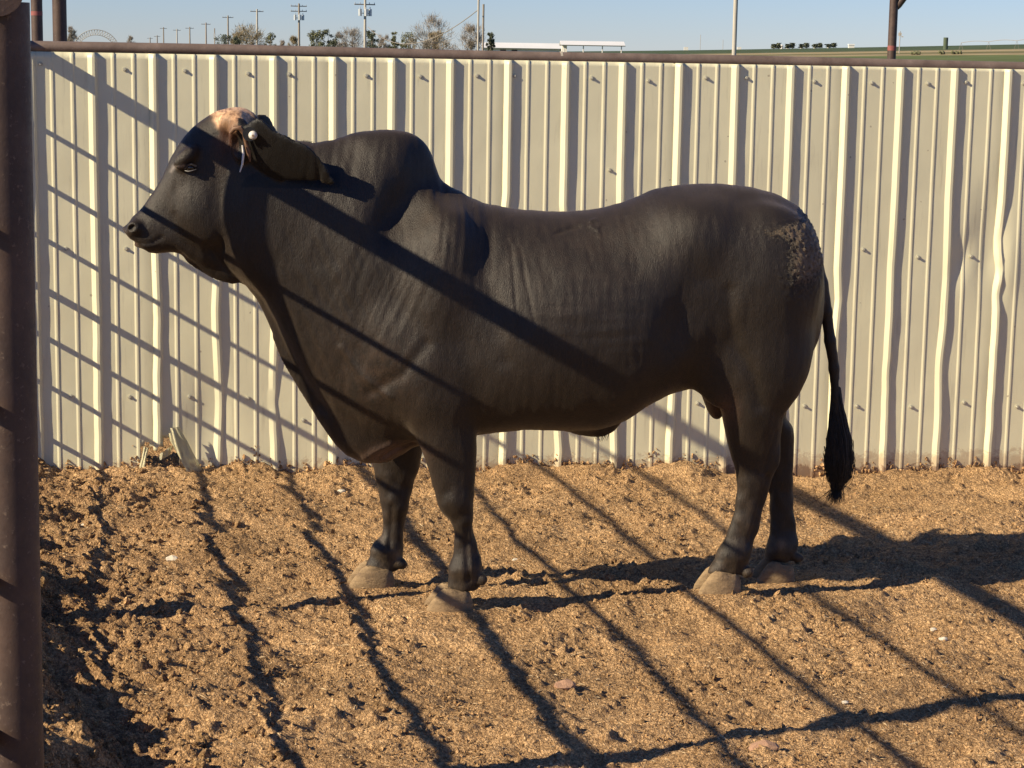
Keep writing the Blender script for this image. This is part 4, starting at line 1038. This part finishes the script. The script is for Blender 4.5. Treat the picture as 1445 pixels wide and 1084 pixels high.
# power line
POLES = [(515, -8, 300, 2, 1), (422, 5, 390, 2, 1), (363, 13, 450, 1, 0), (322, 22, 540, 1, 0), (291, 32, 640, 1, 0), (268, 38, 720, 1, 0), (250, 41, 790, 1, 0), (231, 38.5, 840, 1, 0), (222, 50, 960, 1, 0), (212, 53, 1080, 1, 0)]
PLB = ['power pole with two crossarms and transformers, nearest the centre of the skyline', 'power pole with two crossarms and transformers, second along the line', 'pale power pole rising out of the tan tree', 'dark power pole standing beside the low dark evergreen',
       'dark power pole, first one clear of trees to the left', 'power pole with one crossarm, second clear of the trees', 'faint pale power pole, third clear of the trees', 'far power pole, fourth clear of the trees, taller than its neighbours', 'very faint short power pole, second from the left end', 'faintest power pole at the left end of the line']
for i, ((px, py, dist, na, tr), lb) in enumerate(zip(POLES, PLB)):
    x, y = far_xy(px, dist); gz = -1.0; zt = px_z(px, py, dist) - gz
    t = empty('power_pole', (x, y, gz), .35); tag(t, lb, 'power pole', 'power poles along the skyline')
    mw = M_WOODP if i in (0, 2, 6) else M_WOOD; r_ = .17 + dist * .00012
    b = MB(); b.tube([(0, 0, -.5), (0, 0, zt)], [r_ * 1.1, r_ * .8], 10); b.build('pole', mw, t)
    for k in range(na):
        zc = zt - .5 - k * .95; hw_ = 1.55 if na == 2 else 1.45
        b = MB(); b.box((0, .2, zc), (hw_ * 2, .14, .16)); a = b.build('crossarm', M_WOOD, t, False)
        b = MB()
        b.bm.free()
        for xx in (-hw_ + .1, -hw_ * .45, hw_ * .45, hw_ - .1):
            b = MB(); b.tube([(xx, .2, zc + .08), (xx, .2, zc + .30)], .06, 8); b.build('insulator', M_GREYMETAL, a)
    if tr:
        for sx in (-.75, .05, .75):
            b = MB(); b.tube([(sx, -.35 if sx == .05 else 0, zt - 3.1), (sx, -.35 if sx == .05 else 0, zt - 2.1)], .26, 14); b.tube([(sx, -.35 if sx == .05 else 0, zt - 2.1), (sx, -.35 if sx == .05 else 0, zt - 1.8)], .07, 8); b.build('transformer', M_GREYMETAL, t)
        b = MB(); b.box((0, .02, zt - 2.7), (1.5, .1, .1)); b.build('bracket', M_WOOD, t, False)
t = empty('utility_post', (*far_xy(303, 560), -1)); zt = px_z(303, 40, 560) + 1; tag(t, 'short post with a small box between two power poles', 'post')
b = MB(); b.tube([(0, 0, -.3), (0, 0, zt)], .14, 8); b.build('pole', M_WOOD, t); b = MB(); b.box((0, -.2, zt - 2), (.5, .3, 1.2)); b.build('meter_box', M_GREYMETAL, t, False)
# service wires drooping from the pole to the grey pole
def wire(pA, pB, dA, dB, sag, lb):
    a = Vector((*far_xy(pA[0], dA), px_z(*pA, dA))); c = Vector((*far_xy(pB[0], dB), px_z(*pB, dB))); b = MB()
    pts = []
    for t_ in np.linspace(0, 1, 24):
        q = a.lerp(c, t_); q.z -= sag * 4 * t_ * (1 - t_); pts.append(q)
    b.tube(pts, .035, 6); o = b.build('wire', M_WOOD, None); tag(o, lb, 'wire')
wire((674, 14), (519, 38), 170, 300, 2.6, 'sagging service wire between the transformer pole and the grey pole')

# trees
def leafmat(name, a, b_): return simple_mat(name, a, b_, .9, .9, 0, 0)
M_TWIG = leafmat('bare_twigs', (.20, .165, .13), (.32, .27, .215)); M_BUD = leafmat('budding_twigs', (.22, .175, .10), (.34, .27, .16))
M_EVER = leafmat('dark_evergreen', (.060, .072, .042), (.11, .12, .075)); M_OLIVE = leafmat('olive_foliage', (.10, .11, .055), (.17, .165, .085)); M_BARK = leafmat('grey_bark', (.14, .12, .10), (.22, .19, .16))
def tree(px, py_top, wpx, dist, kind, label, seed, base_z=-1.0):
    r = np.random.default_rng(seed); x, y = far_xy(px, dist); zt = px_z(px, py_top, dist) - base_z; wd2 = wpx / F * dist / 2 * 1.25
    t = empty({'bare': 'bare_tree', 'bud': 'bare_tree', 'ever': 'evergreen_tree', 'olive': 'leafy_tree'}[kind], (x, y, base_z)); tag(t, label, 'tree', 'trees on the skyline')
    b = MB(); rt = .05 * zt * .5
    b.tube([(0, 0, -.3), (.1, 0, zt * .25), (.05, .1, zt * .55), (0, 0, zt * .85)], [rt, rt * .8, rt * .5, rt * .15], 8)
    ends = []
    for k in range(12 if kind in ('bare', 'bud') else 7):
        a = r.uniform(0, 2 * PI); z0 = zt * r.uniform(.18, .6); e = Vector((math.cos(a) * wd2 * r.uniform(.4, .95), math.sin(a) * wd2 * .8, z0 + zt * r.uniform(.12, .36)))
        b.tube([(0, 0, z0), Vector((0, 0, z0)).lerp(e, .5) + Vector((0, 0, -.04 * zt)), e], [rt * .4, rt * .25, rt * .08], 5); ends.append(e)
    b.build('trunk', M_BARK, t)
    nn_ = {'bare': 4200, 'bud': 5200, 'ever': 3200, 'olive': 3000}[kind]
    nc = 46; cc = []
    for k in range(nc):
        vz = r.uniform(.06, .95); sh_ = {'ever': .40, 'olive': .42, 'bare': .5, 'bud': .42}[kind]
        lim = math.sqrt(max(.02, 1 - ((vz - sh_) / (1.02 - sh_ if vz > sh_ else sh_ + .45)) ** 2))
        a = r.uniform(0, 2 * PI); rr2 = r.uniform(0, 1) ** .55
        cc.append((math.cos(a) * rr2 * wd2 * lim * .86, math.sin(a) * rr2 * wd2 * lim * .86, vz * zt, r.uniform(.35, 1.25)))
    cc = np.array(cc); ci = r.integers(0, nc, nn_); rad = wd2 * .26 * cc[ci, 3]
    off = r.normal(0, .55, (nn_, 3)) * rad[:, None]
    C = cc[ci, :3] + off; C[:, 2] = np.clip(C[:, 2], .05 * zt, zt)
    if kind in ('bare', 'bud'):
        dirv = C - np.array([0, 0, zt * .2]); dirv /= np.linalg.norm(dirv, axis=1, keepdims=True); dirv = dirv + r.normal(0, .4, (nn_, 3)); L_ = zt * r.uniform(.03, .10, (nn_, 1)); wq = (.022 if kind == 'bare' else .032)
        sidev = np.cross(dirv, r.normal(0, 1, (nn_, 3))); sidev /= np.linalg.norm(sidev, axis=1, keepdims=True)
        T = np.stack([C - sidev * wq, C + sidev * wq, C + dirv * L_], 1)
    else:
        s_ = zt * r.uniform(.012, .032, (nn_, 1)); a1 = r.normal(0, 1, (nn_, 3)); a1 /= np.linalg.norm(a1, axis=1, keepdims=True); a2 = np.cross(a1, r.normal(0, 1, (nn_, 3))); a2 /= np.linalg.norm(a2, axis=1, keepdims=True)
        T = np.stack([C - a1 * s_, C + a1 * s_ * .8 + a2 * s_ * .3, C + a2 * s_ * 1.2], 1)
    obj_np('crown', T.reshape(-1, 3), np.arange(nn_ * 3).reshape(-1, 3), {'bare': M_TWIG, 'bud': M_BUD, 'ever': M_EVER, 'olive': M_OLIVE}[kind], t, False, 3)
    return t
TREES = [(348, 37, 48, 330, 'bud', 'wide tan budding tree behind the pale power pole'), (316, 49, 30, 320, 'ever', 'low dark evergreen at the foot of the dark power pole'), (334, 50, 16, 322, 'ever', 'small dark evergreen right of the low wide one, before the tan tree'),
         (382, 46, 17, 400, 'olive', 'small pale green tree between two power poles'), (414, 52, 12, 420, 'bud', 'tiny tan tree just left of the second transformer pole'), (398, 58, 10, 420, 'bare', 'lowest grey bush between the second transformer pole and the pale green tree'),
         (446, 43, 26, 350, 'olive', 'round topped grey green tree right of the second transformer pole'), (463, 42, 24, 345, 'ever', 'dark topped tree between the two transformer poles'), (478, 46, 18, 360, 'bare', 'thin grey tree just left of the nearest transformer pole'),
         (497, 40, 34, 340, 'bare', 'grey bare tree behind the nearest transformer pole'), (524, 41, 20, 330, 'ever', 'dark tree just right of the nearest transformer pole'), (541, 50, 18, 360, 'bare', 'low grey bare tree left of the narrow green one'),
         (556, 44, 12, 300, 'olive', 'narrow upright green tree between bare trees'), (576, 46, 24, 310, 'olive', 'rounded olive tree at the left foot of the big bare tree'), (605, 24, 62, 280, 'bare', 'largest bare tree with pale twigs, centre of the skyline'), (612, 46, 34, 285, 'bud', 'low brown shrub tree beneath the largest bare tree'),
         (664, 36, 38, 260, 'bare', 'bare grey tree behind the pair of poles left of the white shed'), (692, 45, 12, 265, 'ever', 'small dark tree directly left of the white shed roof'),
         (102, 38, 12, 420, 'bare', 'thin bare tree left of the round trussed arch'), (185, 51, 11, 500, 'bare', 'small faint bare tree right of the round trussed arch')]
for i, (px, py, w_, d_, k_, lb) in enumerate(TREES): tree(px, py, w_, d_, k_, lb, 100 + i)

# round trussed arch frame at left
x, y = far_xy(136, 330); t = empty('arch_frame', (x, y, -1.0), .2); tag(t, 'pale round trussed arch frame on the skyline at the left', 'arch')
RW = 30 / F * 330; zc = 0.0; zt = px_z(136, 42, 330) + 1.0; b = MB(); zi = zt * .84
for ro, zz in ((RW * 1.05, zt), (RW * .88, zi)):
    b.tube([(ro * math.cos(a), 0, zz * .35 + zz * .65 * math.sin(a)) for a in np.linspace(.0, PI, 30)], .06, 6)
b.build('arch_rib', M_WOODP, t)
b = MB(); an = np.linspace(0.05, PI - .05, 26)
for i in range(25):
    A = (RW * 1.05 * math.cos(an[i]), 0, zt * .35 + zt * .65 * math.sin(an[i])); B = (RW * .88 * math.cos(an[i + 1]), 0, zi * .35 + zi * .65 * math.sin(an[i + 1]))
    A2 = (RW * .88 * math.cos(an[i]), 0, zi * .35 + zi * .65 * math.sin(an[i])); b.tube([A, B], .04, 5); b.tube([A, A2], .035, 5)
b.build('lattice', M_WOODP, t)
b = MB()
for k in range(6):
    xx = -RW + RW * 2 * k / 5; b.tube([(xx, 0, -.3), (xx, 0, zt * .35 + .3)], .09, 6)
b.build('upright', M_WOODP, t)

# white sheds
M_WROOF = simple_mat('white_roof', (.72, .72, .70), (.80, .80, .78), .4, .5, 0, 0); M_WWALL = simple_mat('white_wall', (.62, .60, .55), (.70, .68, .62), .4, .7, 0, 0)
M_SHADE = simple_mat('shade_and_tyre_black', (.03, .03, .03), (.06, .055, .05), 1, .8, 0, 0); M_TRIM = simple_mat('dark_trim', (.08, .09, .08), (.11, .12, .11), 1, .7, 0, 0)
def mpp(d): return d / F
def shed_long():
    d = 300; xa = far_xy(682, d)[0]; xb = far_xy(796, d)[0]; zr, ze, zb = px_z(740, 60.5, d), px_z(740, 68.5, d), -1.2
    t = empty('long_shed', ((xa + xb) / 2, d, zb)); tag(t, 'long low white shed with a shallow pitched roof and small dark windows', 'shed')
    L = xb - xa; D_ = 9.0; bm = bmesh.new(); e = ze - zb; r_ = zr - zb
    b = MB(); b.box((0, D_ / 2, e / 2), (L, D_, e)); b.build('wall', M_WWALL, t, False)
    b = MB(); pr = [(-.4, e + .02), (D_ / 2, r_), (D_ + .4, e + .02)]
    vs = [[b.bm.verts.new((sx * (L / 2 + .3), y_, z_)) for (y_, z_) in pr] + [b.bm.verts.new((sx * (L / 2 + .3), y_, z_ - .12)) for (y_, z_) in pr[::-1]] for sx in (-1, 1)]
    for k in range(6): b.bm.faces.new((vs[0][k], vs[0][(k + 1) % 6], vs[1][(k + 1) % 6], vs[1][k]))
    b.bm.faces.new(vs[0]); b.bm.faces.new(vs[1][::-1]); b.build('roof', M_WROOF, t, False)
    for px in (710, 726):
        xw = far_xy(px, d)[0] - t.location.x; b = MB(); b.box((xw, -.03, e - .38), (.8, .1, .34)); f_ = b.build('window', M_SHADE, t, False)
    b = MB(); b.box((0, -.42, e - .02), (L + .6, .08, .12)); b.build('gutter', M_TRIM, t, False)
shed_long()
def shed_open():
    d = 270; xa = far_xy(793, d)[0]; xb = far_xy(880, d)[0]; zr, ze, zb = px_z(836, 58, d), px_z(836, 64, d), -1.2
    t = empty('open_shed', ((xa + xb) / 2, d, zb)); tag(t, 'open fronted white shed with machinery under its roof, right of the long shed', 'shed')
    L = xb - xa; D_ = 7.0; e = ze - zb; r_ = zr - zb; b = MB(); pr = [(-.6, e), (D_ / 2, r_), (D_ + .4, e)]
    vs = [[b.bm.verts.new((sx * (L / 2 + .2), y_, z_)) for (y_, z_) in pr] + [b.bm.verts.new((sx * (L / 2 + .2), y_, z_ - .10)) for (y_, z_) in pr[::-1]] for sx in (-1, 1)]
    for k in range(6): b.bm.faces.new((vs[0][k], vs[0][(k + 1) % 6], vs[1][(k + 1) % 6], vs[1][k]))
    b.bm.faces.new(vs[0]); b.bm.faces.new(vs[1][::-1]); b.build('roof', M_WROOF, t, False)
    b = MB(); b.box((0, -.62, e - .05), (L + .4, .06, .12)); b.build('eave_board', M_TRIM, t, False)
    b = MB(); b.box((-L / 2 + .35, D_ / 2, e / 2), (.6, D_ - .6, e - .1)); b.build('end_wall', M_WWALL, t, False)
    for k in range(4):
        b = MB(); b.tube([(-L / 2 + .3 + k * (L - .6) / 3, -.3, -.2), (-L / 2 + .3 + k * (L - .6) / 3, -.3, e - .06)], .07, 8); b.build('post', M_WWALL, t)
    return d, zb, e
d_, zb_, e_ = shed_open()
M_MACH = simple_mat('dark_machine', (.035, .03, .028), (.07, .06, .055), 1, .6, 0, 0)
x = far_xy(863, 272)[0]; t = empty('farm_truck', (x, 272, zb_)); tag(t, 'dark vehicle parked under the open shed roof', 'vehicle')
b = MB(); b.box((0, 0, 1.2), (2.5, 1.8, .9), bev=.15); b.box((-.2, 0, 1.95), (1.5, 1.6, .75), bev=.2); b.build('body', M_MACH, t)
for sx in (-.8, .8):
    for sy in (-.8, .8):
        b = MB(); b.tube([(sx, sy - .12, .42), (sx, sy + .12, .42)], .42, 16); b.build('wheel', M_SHADE, t)
x = far_xy(813, 272)[0]; t = empty('stock_trailer', (x, 272, zb_)); tag(t, 'pale trailer with a dark panel for its shaded opening at the left end of the open shed', 'trailer')
b = MB(); b.box((0, 0, 1.7), (1.5, 2, 2.0), bev=.1); b.build('body', M_WWALL, t); b = MB(); b.box((-.2, -1.02, 2.1), (.7, .08, .7)); b.build('opening', M_SHADE, t, False)  # opening is a solid panel, the shade inside painted near black
b = MB(); b.box((0, -.5, .3), (.7, .7, .5), bev=.2); b.build('wheel', M_SHADE, t)

# shelter belt of small trees with pale tanks between, on the far rise
def rise_z(x, y): return float(far_h(np.array(x), np.array(y)))
for i in range(5):
    for j in range(2):
        px = 1091.5 + i * 19.5 + (0 if j == 0 else 7); x, y = far_xy(px, 950); gz = rise_z(x, y)
        zt = px_z(px, 60.5 if j else 62, 950) - gz
        t = empty('poplar_tree', (x, y, gz)); tag(t, ('%s small dark tree of the %s pair from the left in the far row' % (('left', 'right')[j], ('first', 'second', 'third', 'fourth', 'fifth')[i])), 'tree', 'row of small trees on the far rise')
        b = MB(); b.tube([(0, 0, -.5), (0, 0, zt * .5)], .15, 6); b.build('trunk', M_BARK, t)
        r = np.random.default_rng(500 + i * 2 + j); nq = 160; C = np.c_[r.normal(0, .45, nq), r.normal(0, .45, nq), r.uniform(.12, 1, nq) * zt]; s_ = .45
        T = np.stack([C + r.normal(0, s_, (nq, 3)) * [1, 1, .9] for _ in range(3)], 1); T[:, :, 2] = np.clip(T[:, :, 2], .2, zt)
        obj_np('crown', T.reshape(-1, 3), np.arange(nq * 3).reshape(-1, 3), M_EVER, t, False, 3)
for i, px in enumerate((1103, 1112, 1131, 1150, 1169)):
    x, y = far_xy(px, 960); gz = rise_z(x, y); b = MB(); hh = px_z(px, 63, 960) - gz; b.tube([(0, 0, -.5), (0, 0, hh * .75), (0, 0, hh)], [.75, .75, .2], 14)
    o = b.build('storage_tank', M_WWALL, None, loc=(x, y, gz)); tag(o, 'small pale tank among the far row of dark trees, %s from the left' % ('first', 'second', 'third', 'fourth', 'fifth')[i], 'tank', 'pale tanks on the far rise')
x, y = far_xy(1201, 900); gz = rise_z(x, y); t = empty('farm_building', (x, y, gz)); tag(t, 'small square white building alone on the far rise', 'building')
hh = px_z(1201, 61.5, 900) - gz; b = MB(); b.box((0, 0, hh / 2 - .3), (2.4, 2.4, hh + .3 - .6)); b.build('wall', M_WWALL, t, False); b = MB(); b.box((0, 0, hh - .45), (2.7, 2.7, .5)); b.build('roof', M_WROOF, t, False)
# single dark tall tree / silo at right
t, h_ = far_post('silo', 1334, 53, 700, .8, leafmat('dull_green_metal', (.06, .085, .055), (.09, .11, .07)), 'narrow dark green upright silo on the far green rise', 'silo')
# small far things on the rise
for px, py, wq, lb in ((968, 66.5, 2.2, 'tiny white building on the horizon left of the slim grey pole'), (1043, 66.5, 2.0, 'tiny white building on the horizon right of the slim grey pole')):
    x, y = far_xy(px, 1100); gz = rise_z(x, y); hh = px_z(px, py, 1100) - gz; b = MB(); b.box((0, 0, hh / 2), (wq, 2, max(hh, .6))); o = b.build('farm_building', M_WWALL, None, False, loc=(x, y, gz)); tag(o, lb, 'building')
for px, py, dist, lb in ((988, 49, 1150, 'faint thin mast left of the slim grey pole'), (1020, 56, 1180, 'short faint mast just left of the slim grey pole'), (1269, 44, 600, 'thin mast with a small vane right of the brown pipe post')):
    x, y = far_xy(px, dist); gz = rise_z(x, y); b = MB(); zt = px_z(px, py, dist) - gz; b.tube([(0, 0, 0), (0, 0, zt)], .14, 6)
    if px == 1269: b.box((0, 0, zt - .9), (.9, .2, .9)); b.box((.7, 0, zt - 1.6), (.6, .2, .3))
    o = b.build('mast', M_WOODP, None, loc=(x, y, gz)); tag(o, lb, 'mast')
# pivot irrigation line
x0_, y0_ = far_xy(1356, 620); x1_, y1_ = far_xy(1475, 600); g0, g1 = rise_z(x0_, y0_), rise_z(x1_, y1_)
t = empty('irrigation_pivot', (x0_, y0_, g0)); tag(t, 'long thin pivot irrigation line standing on the green rise at far right', 'irrigation')
V0 = Vector((0, 0, px_z(1356, 60.5, 620) - g0)); V1 = Vector((x1_ - x0_, y1_ - y0_, px_z(1475, 56.0, 600) - g0))
b = MB(); pts = []
for k in range(25): q = V0.lerp(V1, k / 24); q.z += .35 * abs(math.sin(k / 24 * PI * 3)); pts.append(q)
b.tube(pts, .07, 6); b.build('water_pipe', M_WOOD, t)
for k in range(4):
    q = V0.lerp(V1, k / 3); b = MB(); b.tube([q, (q.x - .9, q.y, q.z - 3.2)], .04, 6); b.tube([q, (q.x + .9, q.y, q.z - 3.2)], .04, 6); b.build('tower', M_WOOD, t)
for px, py in ((1325, 68), (1348, 69), (1290, 66)):
    x, y = far_xy(px, 560); gz = rise_z(x, y); b = MB(); r = random.Random(px)
    for k in range(9): b.sphere((r.uniform(-1.6, 1.6), r.uniform(-.8, .8), r.uniform(.2, .7)), r.uniform(.3, .6), u=7, v=5)
    o = b.build('bush', M_OLIVE, None, False, loc=(x, y, gz)); tag(o, {1325: 'wide low olive bush on the green field beneath the narrow dark silo', 1348: 'low olive bush on the green field below the left end of the irrigation line', 1290: 'low olive bush on the field just right of the brown pipe post'}[px], 'bush')
print('tris', sum(len(o.data.loop_triangles) or sum(len(p.vertices) - 2 for p in o.data.polygons[:0]) for o in bpy.data.objects if o.type == 'MESH'), len(body.data.polygons), len(g.data.polygons))
